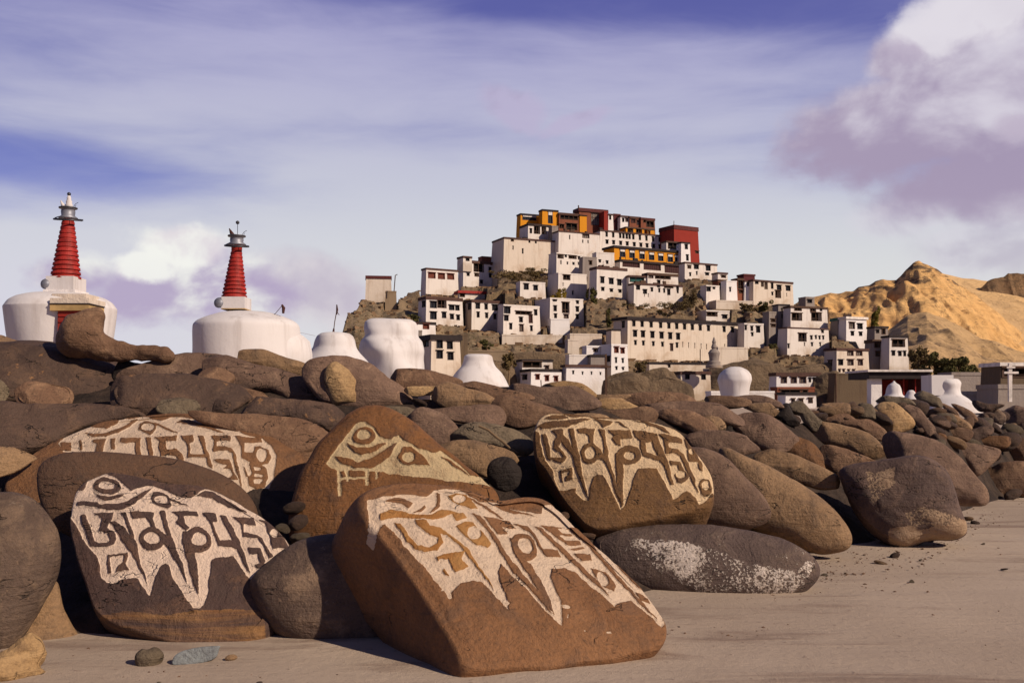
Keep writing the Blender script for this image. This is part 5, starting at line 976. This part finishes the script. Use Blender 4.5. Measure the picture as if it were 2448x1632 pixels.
house('cream balcony house with wide curtained windows above the olive wall', 1968, 2000, 2079, 832, 900, [(2034,843,17,14,'c'),(2056,843,17,14,'c'),(2010,866,12,13),(2034,866,16,14,'c'),(2058,866,13,14,'c'),(2007,886,5,7,'c'),(2017,886,5,7,'c'),(2029,886,5,6,'c'),(2041,886,6,6,'c'),(1984,868,9,14,'<d')], 'cream_wall', 'brown_trim', D=158, th=22, trimh=.35)
house('dark timber cluster of sheds right of the cream balcony house', 2080, 2086, 2128, 812, 868, [(2097,825,14,12,'d'),(2115,824,12,10,'b'),(2098,846,10,12,'d'),(2112,845,10,12,'d')], 'grey_wall', 'timber', D=166, th=14, trimh=.5)
house('small brown hut stacked above the dark sheds', 2086, 2091, 2124, 780, 812, [(2113,792,10,14,'d'),(2098,792,8,8)], 'grey_wall', 'dark_trim', D=178, th=14, trimh=.3)
house('white house with three windows and a black balcony at the far right of the village', 2120, 2126, 2173, 802, 872, [(2136,844,8,11),(2152,845,8,11),(2164,845,6,12),(2149,820,36,18,'b')], 'white_wall', 'dark_trim', D=163, th=14, trimh=.3)
house('bright white terrace house with four grey curtained windows low on the right', 1838, 1856, 1962, 891, 930, [(1874,908,14,15,'c'),(1898,908,14,15,'c'),(1920,908,16,15,'c'),(1937,908,5,10),(1949,908,9,10)], 'bright_wall', 'brown_trim', D=146, th=10, trimh=.45, dmax=8)
house('low white arcade in front of the terrace house', 1866, 1878, 1952, 938, 968, [(1915,958,10,10,'d'),(1938,957,10,12,'d'),(1896,957,8,8,'d')], 'bright_wall', 'dark_trim', D=120, th=8, trimh=.3, dmax=5)
house('row of timber shop fronts under the terrace house', 1854, 1858, 1948, 926, 946, [(1890,934,50,11,'b'),(1925,934,14,11,'d')], 'russet_wall', None, D=140, th=8)
house('white parapet wall by the pale lime dome', 1690, 1700, 1852, 936, 960, [], 'bright_wall', None, D=125, th=6, dmax=4, cat='wall', name='wall')
house('olive brown retaining wall below the cream balcony house', 1985, 1995, 2085, 893, 965, [], 'mud_wall', None, D=140, th=6, dmax=5, cat='wall', name='retaining_wall')
house('pale retaining terrace under the stepped white house', 1196, 1200, 1345, 800, 822, [], 'cream_wall', None, D=184, th=10, dmax=4, cat='wall', name='retaining_wall')
house('narrow brown rampart wall across the dark slope behind the small chorten', 1104, 1106, 1215, 838, 846, [], 'tan_wall', None, D=163, th=4, dmax=2, cat='wall', name='retaining_wall')
house('tan boundary wall at the far right edge', 2270, 2275, 2392, 892, 945, [], 'grey_wall', None, D=85, th=4, dmax=4, cat='wall', name='boundary_wall', found=4)
house('paler low plinth in front of the boundary wall at right', 2285, 2290, 2384, 938, 972, [], 'cream_wall', None, D=70, th=4, dmax=3, cat='wall', name='boundary_wall', found=3)
house('grey shrine building with a small chimney cut by the right edge', 2376, 2386, 2560, 922, 975, [(2420,905,30,12,'d')], 'grey_wall', None, D=60, th=4, dmax=5, found=2)
house('dark open shed at the right edge behind the grey shrine', 2384, 2392, 2560, 868, 925, [(2430,890,70,24,'d')], 'mud_wall', 'white_trim', D=66, th=4, dmax=5, found=3, trimh=.2)
polar_grid(np.linspace(560, 2500, 900), np.linspace(140, 290, 420), hillz, 'hill', 'hill_earth')
rs = np.random.RandomState(5); n_ = 5200
ru = rs.uniform(815, 2180, n_); rdp = rs.uniform(152, 250, n_); rz = hillz(ru[None, :], rdp[None, :])[0]
GV, GF = [], []
cub = np.array([(x, y, z) for z in (-1, 1) for x, y in ((-1,-1),(1,-1),(1,1),(-1,1))], float); cf = [(0,3,2,1),(4,5,6,7),(0,1,5,4),(1,2,6,5),(2,3,7,6),(3,0,4,7)]
for i in range(n_):
    x, y, z = (ru[i]-CU)/F*rdp[i], rdp[i], rz[i]
    if z < 0: continue
    s = 0.12+0.62*rs.rand()**3; P_ = cub*rs.uniform(.5, 1.1, (8, 1))*np.array([s, s, s*.6]); an = rs.uniform(0, 6.28); ca, sa = math.cos(an), math.sin(an)
    P_ = np.stack([P_[:, 0]*ca-P_[:, 1]*sa+x, P_[:, 0]*sa+P_[:, 1]*ca+y, P_[:, 2]+z], 1); k0 = len(GV); GV += P_.tolist(); GF += [[k0+q_ for q_ in f_] for f_ in cf]
tag(mk('rubble', GV, GF, 'tan_stone'), 'broken rock rubble scattered over the slopes between the houses', 'rubble', kind='stuff')
def bank(label, poly, D, mat='bank_earth', tf=.35, noise=.10): return stone('earth_bank', label, poly, mat, D=D, lay=.25, tf=tf, tb=.5, p=3.2, nt=160, nr=26, noise=noise, group=None, cat='earth bank', facets=4)
hillmat('bank_earth', (0.150, 0.100, 0.060), (0.215, 0.148, 0.092), (0.085, 0.058, 0.038), (0.055, 0.045, 0.020), 0.35)
bank('broad tan earth bank below the tall white house with hanging balcony', [(1690,905),(1740,878),(1790,868),(1800,852),(1850,862),(1890,872),(1960,866),(1995,862),(2000,905),(1990,950),(1900,985),(1780,990),(1700,980)], 160)
bank('long brown earth bank left of the pale lime dome', [(1430,915),(1450,900),(1500,895),(1560,905),(1600,900),(1640,915),(1660,940),(1640,985),(1500,985),(1430,960)], 149)
bank('earth bank behind the three red shutters', [(1150,868),(1200,850),(1260,842),(1330,848),(1370,845),(1375,880),(1340,905),(1250,905),(1180,905)], 166, noise=.06)
bank('dark earth slope under the terrace house at right', [(1945,900),(1970,885),(2000,890),(2010,930),(2005,985),(1960,990),(1940,960)], 146)
bank('earth bank left of the three red shutters behind the small chorten', [(1090,880),(1120,862),(1165,858),(1210,866),(1235,890),(1230,925),(1150,940),(1095,925)], 157)
bank('rubbly grey brown bank between the timber post and the long brown bank', [(1445,905),(1470,892),(1530,888),(1570,880),(1600,885),(1615,905),(1600,930),(1500,940),(1450,930)], 153, noise=.14)
# open red porch at right
def px(u, v, D): return tuple(ray(u, v, D))
rt = empty('gate_porch', ray(2150, 975, 80)); tag(rt, 'dark red open fronted porch with black fascia and white side pillar', 'porch')
o0 = Vector(rt.location)
def pb(name, u0, v0, u1, v1, D, dep, mat, par=rt):
    a, b = ray(u0, v1, D)-o0, ray(u1, v0, D)-o0; m = MB(); m.box(a.x, a.y, a.z, b.x, a.y+dep, b.z); return m.build(name, mat, par)
pb('pillar', 2083, 905, 2108, 985, 80, 1.0, 'bright_wall')
pb('back_wall', 2100, 893, 2222, 985, 84, .3, 'red_wall'); pb('side_wall', 2216, 893, 2224, 985, 80.2, 3.8, 'maroon_wall')
m = MB(); a = ray(2078, 905, 79.6)-o0; b = ray(2224, 893, 79.6)-o0
m.box(a.x, a.y, a.z, b.x, a.y+5.0, b.z+0.15); m.build('fascia', 'dark_trim', rt)
m = MB(); m.box(a.x-.2, a.y-.25, b.z+.15, b.x+.1, a.y+5.2, b.z+.32); m.build('roof', 'white_trim', rt)
for uu in (2133, 2160, 2188): pb('post', uu, 905, uu+2, 985, 80.5, .1, 'red_paint')
# timber post with a crossbar by the white wall
t = MB(); D = 75; t.box(*(ray(1446.5, 960, D)), *(ray(1451, 846, D)+Vector((0, .18, 0)))); po = t.build('timber_post', 'timber'); tag(po, 'tall rough timber post with a crossbar in front of the white wall', 'post')
t = MB(); t.box(*(ray(1436, 879, D)-Vector((0, .1, 0))), *(ray(1461, 875, D)+Vector((0, -.003, 0)))); t.build('crossbar', 'timber', po)
def pole(label, pts, D, r, mat='timber', name='pole', cat='pole'):
    t = MB(); t.tube([ray(u, v, D) for u, v in pts], r, 8); return tag(t.build(name, mat), label, cat)
pole('thin wooden pole standing before the dark retaining wall', [(1999, 968), (1998, 892)], 100, .10)
pole('thin leaning mast on the roof corner of the small tan annex', [(942, 697), (945, 658), (950, 656)], 204, .10)
pole('short iron rod standing on the white house with three red shutters', [(1294, 925), (1293, 908)], 120, .06)
pole('thin mast in front of the long cream building', [(1674, 872), (1674, 834)], 160, .07)
pole('thin roof mast on the red temple block', [(1611, 538), (1611, 528)], 246, .08)
pole('thin roof finial on the main temple', [(1383, 499), (1383, 492), (1382.5, 491)], 253, .16)

t = MB(); D = 58; t.box(*(ray(2412, 960, D)), *(ray(2420, 868, D)+Vector((0, .15, 0)))); po = t.build('chimney_post', 'white_trim'); tag(po, 'white painted post with cross arms on the grey shrine at the right edge', 'post')
t = MB(); t.box(*(ray(2400, 893, D)-Vector((0, .06, 0))), *(ray(2434, 888, D)+Vector((0, -.003, 0)))); t.box(*(ray(2406, 880, D)-Vector((0, .06, 0))), *(ray(2426, 876, D)+Vector((0, -.003, 0)))); t.build('cross_arm', 'white_trim', po)
# ======================= CHORTENS =======================
def chorten(label, cu, D, prof, vb, mat='stupa_white', wob=0.012, name='chorten', tilt=0.0, seed=1, cat='stupa', dome='dome'):
    base = ray(cu, vb, D); root = empty(name, base); root.rotation_euler.y = tilt; tag(root, label, cat)
    pr = [(r_/F*D, (vb-v)/F*D) for r_, v in prof]
    # resample
    P = []
    for i in range(len(pr)-1):
        for t_ in np.linspace(0, 1, 6, endpoint=False): P.append((pr[i][0]*(1-t_)+pr[i+1][0]*t_, pr[i][1]*(1-t_)+pr[i+1][1]*t_))
    P.append(pr[-1]); q = np.array(P)
    for _ in range(3 if D < 100 else 0): q[1:-1] = (q[:-2]+2*q[1:-1]+q[2:])/4
    m = MB(); m.lathe([tuple(x) for x in q], 0, 0, 64, wob, seed); m.build(dome, mat, root, None, True); return root
def spire(root, cu, vb0, D, u0, ua, v0, v1, w0, w1, n=13):
    """ringed red spire from (u0,v0) up to (ua,v1), with umbrella, drum and finial above"""
    k = D/F; lx = lambda u: (u-cu)*k; lz = lambda v: (vb0-v)*k
    sp_ = MB(); pr = []
    for i in range(n):
        f0, f1 = i/n, (i+1)/n; ra = (w0+(w1-w0)*f0)*k/2; rb = (w0+(w1-w0)*(f1))*k/2; za, zb = lz(v0+(v1-v0)*f0), lz(v0+(v1-v0)*f1); dz = zb-za
        pr += [(ra*.90, za), (ra*1.03, za+dz*.08), (ra*1.0, za+dz*.60), (ra*.93, za+dz*.66), (ra*.87, za+dz*.97)]
    sp_.lathe(pr, 0, 0, 36, 0.006, 3); s = sp_.build('spire', 'red_paint', root, (lx(u0), 0, 0), False)
    ang = math.atan2(lx(ua)-lx(u0), lz(v1)-lz(v0))
    # shear the spire so that it leans as a whole
    for v in s.data.vertices: v.co.x += (v.co.z-lz(v0))*math.tan(ang)
    return lx(ua), lz(v1), k
c1 = chorten('tall white chorten with red ringed spire and red painted niche, far left', 146, 30, [(104,880),(112,830),(118,790),(124,738),(123,736),(114,722),(98,712),(70,704),(30,699),(1,698)], 880, seed=2)
k = 30/F; L = lambda u: (u-146)*k; Z = lambda v: (880-v)*k
m = MB(); m.box(L(126), -35*k, Z(696), L(191), 35*k, Z(664)); m.build('harmika', 'stupa_white', c1)
m = MB(); m.box(L(121), -39*k, Z(704), L(196), 39*k, Z(696)); m.build('harmika_base', 'bright_wall', c1)
m = MB(); m.lathe([(0.02, -.12), (9*k, -.10), (13*k, 0), (9*k, .10), (.02, .12)], n=20); e = m.build('horn_ornament', 'grey_metal', c1, (L(121)+.04, -30*k, Z(682)), True); e.rotation_euler = (R(80), 0, 0)
x_, z_, k = spire(c1, 146, 880, 30, 157, 163, 668, 527, 69, 26)
def crown(root, x, z, k, wr, drum, h2, pale=True):
    m = MB(); m.lathe([(12*k, -6*k), (13*k, 10*k), (12.5*k, 22*k)], n=24); m.build('neck', 'red_paint', root, (x, 0, z-6*k), True)
    m = MB(); R0 = wr*k; pts = [(R0*math.cos(a), R0*math.sin(a), 0.10*R0*math.sin(a+.8)) for a in np.linspace(0, 2*math.pi, 33)]
    m.tube(pts, 2.4*k, 8)
    for a in np.linspace(0, 2*math.pi, 9)[:-1]: m.tube([(R0*math.cos(a), R0*math.sin(a), 0), (12*k*math.cos(a), 12*k*math.sin(a), 9*k)], .8*k, 5)
    e = m.build('umbrella_ring', 'dark_metal', root, (x, 0, z+2*k), True); e.rotation_euler = (R(6), R(7), 0)
    m = MB(); m.lathe([(20*k, 0), (22*k, 3*k), (15*k, 8*k), (16*k, drum*k), (15*k, (drum+6)*k), (20*k, (drum+7)*k), (21*k, (drum+10)*k), (6*k, (drum+12)*k)], n=28); m.build('drum', 'grey_metal', root, (x, 0, z+3*k), True)
    zt = z+(drum+13)*k
    m = MB(); m.lathe([(20.5*k, 0), (21.5*k, 1.5*k), (19*k, 3*k)], n=28); m.build('rim', 'dark_metal', root, (x, 0, zt-3*k))
    if pale:
        m = MB(); m.lathe([(8*k, 0), (8.5*k, 6*k), (6.5*k, 10*k), (7*k, 14*k), (4.5*k, 19*k), (5*k, 22*k), (3*k, 28*k)], n=18); m.build('finial', 'stupa_white', root, (x+2*k, 0, zt), True)
    m = MB(); m.tube([(x+2*k, 0, zt), (x+2*k, 0, zt+h2*k)], .7*k, 6); m.build('finial_rod', 'dark_metal', root)
    m = MB(); m.lathe([(.5*k, -4.5*k), (3.5*k, -3*k), (4.6*k, 0), (3.5*k, 3*k), (.5*k, 4.5*k)], n=16); m.build('finial_ball', 'dark_metal', root, (x+2*k, 0, zt+h2*k), True)
    m = MB(); m.tube([(x-6*k, 0, zt), (x-13*k, 0, zt+6*k), (x-18*k, 0, zt+17*k)], [3*k, 4.5*k, 1*k], 8); m.build('crescent', 'stupa_white' if pale else 'cloth_dark', root, None, True)
    m = MB(); m.tube([(x+12*k, 0, zt), (x+17*k, 0, zt+8*k), (x+24*k, 0, zt+12*k)], .6*k, 5); m.tube([(x+16*k, 0, zt), (x+19*k, 0, zt+6*k)], .5*k, 5); m.build('wire_hook', 'dark_metal', root)
crown(c1, x_, z_, k, 31, 18, 32)
def cbox(m, u0, v0, u1, v1, y0, y1):
    D_ = 30+y0; bx_, bz_ = (146-CU)/F*30, CH+(HV-880)/F*30
    m.box((u0-CU)/F*D_-bx_, y0, CH+(HV-v0)/F*D_-bz_, (u1-CU)/F*D_-bx_, y1, CH+(HV-v1)/F*D_-bz_)
# niche on the front of the dome: yellow ledge, red recess with shelves
yf = -118*k
m = MB(); cbox(m, 138, 905, 203, 742, yf, -60*k); m.build('niche', 'red_wall', c1)
m = MB()
for vv in (754, 768, 792): cbox(m, 140, vv+2, 201, vv-1, yf-.03, yf)
m.build('niche_shelf', 'red_paint', c1)
m = MB(); cbox(m, 119, 742, 212, 727, yf-.08, -40*k); m.build('niche_ledge', 'yellow_paint', c1)
m = MB(); cbox(m, 117, 727, 214, 724.5, yf-.10, -40*k); m.build('ledge_line', 'dark_trim', c1)
m = MB(); cbox(m, 119, 724.5, 212, 712, yf-.06, -30*k); cbox(m, 124, 712, 206, 702, yf+.22, -30*k); m.build('niche_hood', 'cream_wall', c1)

c2 = chorten('white chorten with a bright red ringed spire and broad shoulder, second from left', 590, 34, [(126,905),(126,870),(124,800),(122,778),(112,768),(90,758),(60,748),(28,744),(1,744)], 905, seed=6)
k = 34/F; L2 = lambda u: (u-590)*k; Z2 = lambda v: (905-v)*k
m = MB(); m.box(L2(538), -30*k, Z2(740), L2(593), 30*k, Z2(712)); m.build('harmika', 'stupa_white', c2)
m = MB(); m.box(L2(537), -31*k, Z2(741.5), L2(594), 31*k, Z2(739.5)); m.build('harmika_line', 'yellow_paint', c2)
m = MB(); m.lathe([(0.02, -.12), (9*k, -.10), (13*k, 0), (9*k, .10), (.02, .12)], n=20); e = m.build('horn_ornament', 'grey_metal', c2, (L2(532), -26*k, Z2(726)), True); e.rotation_euler = (R(80), 0, 0)
m = MB(); prr = [(96*k, 0), (95*k, 60*k), (90*k, 90*k), (74*k, 104*k), (48*k, 118*k), (20*k, 122*k), (.01, 123*k)]; m.lathe(prr, 0, 0, 40, .015, 4); m.build('shoulder', 'stupa_white', c2, (L2(645), 20*k, 0), True)
x_, z_, k = spire(c2, 590, 905, 34, 560, 566, 712, 590, 59, 21)
crown(c2, x_, z_, k, 27, 14, 31, pale=False)
chorten('small bell shaped white chorten between the spired one and the pale mass', 801, 40, [(105,905),(92,880),(75,858),(60,842),(52,830),(49,815),(44,803),(34,796),(15,794),(1,794)], 905, seed=9, wob=.02)
chorten('big rough whitewashed two tiered mass below the tan crag', 935, 46, [(82,935),(84,900),(80,860),(84,838),(78,818),(66,806),(66,790),(60,772),(46,764),(20,762),(1,762)], 935, seed=12, wob=.075, name='whitewashed_chorten')
chorten('small white chorten with flared foot beside the white front house', 1143, 48, [(75,925),(64,905),(54,890),(40,876),(35,864),(33,852),(26,847),(10,846),(1,846)], 925, seed=15, wob=.02)
chorten('lumpy pale lime dome standing among the low houses on the right', 1757, 60, [(31,965),(32,940),(35,922),(39,908),(36,895),(27,884),(13,877),(1,876)], 965, seed=18, wob=.045, name='lime_dome')
chorten('tiny white chorten in front of the red porch', 2137, 52, [(40,965),(28,950),(19,943),(17,930),(13,920),(5,915),(1,910)], 965, seed=21, wob=.01)
chorten('little round white chorten beside the tiny pointed one', 2178, 50, [(22,965),(16,950),(11,942),(9,936),(4,932),(1,932)], 965, seed=23, wob=.01)
cr = chorten('large flaking white chorten with square top at the far right', 2262, 44, [(78,985),(68,970),(52,952),(36,943),(33,930),(36,915),(28,905),(1,904)], 985, seed=27, wob=.06)
k = 44/F; m = MB(); m.box(-46*k, -30*k, (985-945)*k, 4*k, 30*k, (985-897)*k, lambda x, y, z: (x*(1+.05*math.sin(z*9)), y, z)); m.build('square_top', 'stupa_white', cr)
tw = chorten('slender grey carved chorten in front of the long cream building', 1707, 150, [(20,880),(20,873),(15,872),(15,864),(11,863),(12,852),(14,843),(9,836),(5,834),(7,830),(4,821),(5,818),(1.5,806)], 880, 'grey_wall', name='slender_chorten', seed=31)
# flag poles
fp = pole('thin leaning pole with a dark cloth, on the shoulder of the second chorten', [(642,769),(656,752),(672,733),(676,728)], 33.5, .010, name='flag_pole', cat='flag pole')
t = MB(); D = 33.5; t.tube([ray(674,728,D), ray(678,736,D), ray(677,749,D)], [.03, .06, .04], 8); t.build('cloth', 'cloth_dark', fp)
fp = pole('dark pole with a small cloth on top of the bell shaped chorten', [(797,796),(800,770),(804,748),(806,730)], 40, .018, name='flag_pole', cat='flag pole')
t = MB(); D = 40; t.tube([ray(805,728,D), ray(806,740,D), ray(805,752,D)], [.02, .045, .02], 8); t.tube([ray(806,745,D), ray(811,753,D)], .012, 6); t.tube([ray(797,795,D), ray(798,785,D)], [.05, .03], 6); t.build('cloth', 'cloth_dark', fp)
t = MB(); t.tube([ray(690+i*8, 789+ i*1.7, 36+i*.5) for i in range(9)], .006, 5); tag(t.build('wire', 'wire'), 'slack wire strung between the second and the bell shaped chorten', 'wire')

# ======================= PLANTS =======================
def leafmat(name, a, b_):
    m, N, b = newmat(name); t = N.n('ShaderNodeTexCoord'); n = N.noise(t.outputs['Object'], 1.4, 4, 0.7)
    N.put(b.inputs['Base Color'], N.mix(N.ss(n, 0.35, 0.65), a, b_)); b.inputs['Roughness'].default_value = 0.9
leafmat('leaf_gold', (0.16, 0.105, 0.012), (0.25, 0.17, 0.02)); leafmat('leaf_green', (0.060, 0.052, 0.016), (0.11, 0.095, 0.028)); leafmat('leaf_dry', (0.085, 0.058, 0.022), (0.15, 0.10, 0.04)); leafmat('leaf_poplar', (0.22, 0.18, 0.03), (0.13, 0.115, 0.02))
def plant(label, u, v, w, h, D, mat, n=900, cat='bush', name='bush', leaf=.35, col_=False, seed=0):
    rs = np.random.RandomState(seed+7); base = ray(u, v, D); root = empty(name, base); tag(root, label, cat, 'bushes and trees on the hill')
    k = D/F; W_, H_ = w*k/2, h*k
    m = MB(); m.tube([(0, 0, -1), (0.05*W_, 0, H_*.3), (-.06*W_, 0, H_*.6)], [W_*.09+.05, W_*.06+.03, .03], 6)
    for i in range(5):
        a = rs.uniform(0, 6.28); m.tube([(0, 0, H_*.15), (math.cos(a)*W_*.5, math.sin(a)*W_*.5, H_*rs.uniform(.5, .8))], [.06, .02], 5)
    m.build('trunk', 'twig', root)
    cl = [(rs.normal(0, .42), rs.normal(0, .42), rs.uniform(.30 if cat == 'tree' else .02, .80), rs.uniform(.14, .36)) for _ in range(18)]
    V, F_ = [], []
    for i in range(n):
        c = cl[rs.randint(len(cl))]; d = rs.normal(size=3); d /= np.linalg.norm(d); r_ = c[3]*rs.uniform(.5, 1.05)
        p = np.array([(c[0]*(.55 if col_ else 1)+d[0]*r_)*W_, (c[1]+d[1]*r_)*W_, max(.02, c[2]+d[2]*r_*(.5))*H_])
        a = rs.normal(size=3); a /= np.linalg.norm(a); b = np.cross(a, rs.normal(size=3)); b /= np.linalg.norm(b); s = leaf*rs.uniform(.5, 1.2)
        j = len(V); V += [tuple(p-a*s), tuple(p+b*s*.5), tuple(p+a*s), tuple(p-b*s*.5)]; F_.append([j, j+1, j+2, j+3])
    mk('crown', V, F_, mat, root); return root
plant('golden yellow autumn bush left of the blank white cube house', 1336, 716, 40, 30, 203, 'leaf_gold', 1200, leaf=.22, seed=1)
plant('green shrub strip running down right of the cube house', 1416, 742, 22, 62, 202, 'leaf_green', 1100, leaf=.28, seed=2)
plant('olive bush at the left end of the long building roof', 1454, 790, 20, 60, 187, 'leaf_green', 900, leaf=.25, seed=3)
plant('brown bare thorn bush under the long white house', 1610, 758, 90, 42, 196, 'leaf_dry', 2200, leaf=.20, seed=4)
plant('greyish thorn bush right of the long white house', 1650, 745, 46, 60, 203, 'leaf_dry', 1500, leaf=.2, seed=5)
plant('dry bush on the slope left of the long white house', 1520, 752, 70, 30, 200, 'leaf_dry', 1300, leaf=.2, seed=6)
plant('dark green bush under the broad white skyline house', 1828, 746, 36, 30, 201, 'leaf_green', 1000, leaf=.25, seed=7)
plant('brown green bush below the pale stone terrace wall', 1786, 752, 50, 34, 200, 'leaf_dry', 1200, leaf=.25, seed=8)
plant('yellow green poplar column on the slope behind the neat white house', 2096, 790, 20, 62, 196, 'leaf_poplar', 1500, 'poplar', 'poplar', .28, True, 9)
plant('faint yellow poplar left of the taller poplar', 2086, 784, 10, 40, 197, 'leaf_poplar', 500, 'poplar', 'poplar', .25, True, 10)
plant('dark green thicket at the foot of the right hand spur', 2285, 900, 90, 62, 150, 'leaf_green', 4200, leaf=.24, seed=11)
plant('dark bush left of the thicket, behind the red porch', 2235, 898, 70, 66, 152, 'leaf_green', 3200, leaf=.24, seed=12)
plant('shadowy bush right of the white three windowed house', 2195, 895, 60, 78, 158, 'leaf_dry', 2800, leaf=.24, seed=13)
plant('brown tree against the dark slope left of the three red shutters', 1216, 905, 44, 70, 150, 'leaf_dry', 1800, 'tree', 'tree', .2, seed=14)
plant('round leafy tree on the dark slope above the small chorten', 1162, 842, 30, 34, 168, 'leaf_green', 900, 'tree', 'tree', .2, seed=15)
plant('scrub above the low house with two red shutters', 990, 768, 34, 18, 185, 'leaf_green', 700, leaf=.2, seed=16)
plant('dry scrub band below the palace corner wall', 1235, 672, 110, 30, 221, 'leaf_dry', 2400, leaf=.2, seed=17)
plant('dark scrub right of the palace corner wall', 1280, 662, 60, 26, 224, 'leaf_dry', 1500, leaf=.2, seed=18)
plant('low dark bush at the foot of the ruined tower', 1848, 845, 30, 26, 178, 'leaf_green', 700, leaf=.2, seed=19)
plant('ragged brown bush left of the three storey house', 1530, 893, 40, 36, 158, 'leaf_dry', 900, leaf=.2, seed=20)
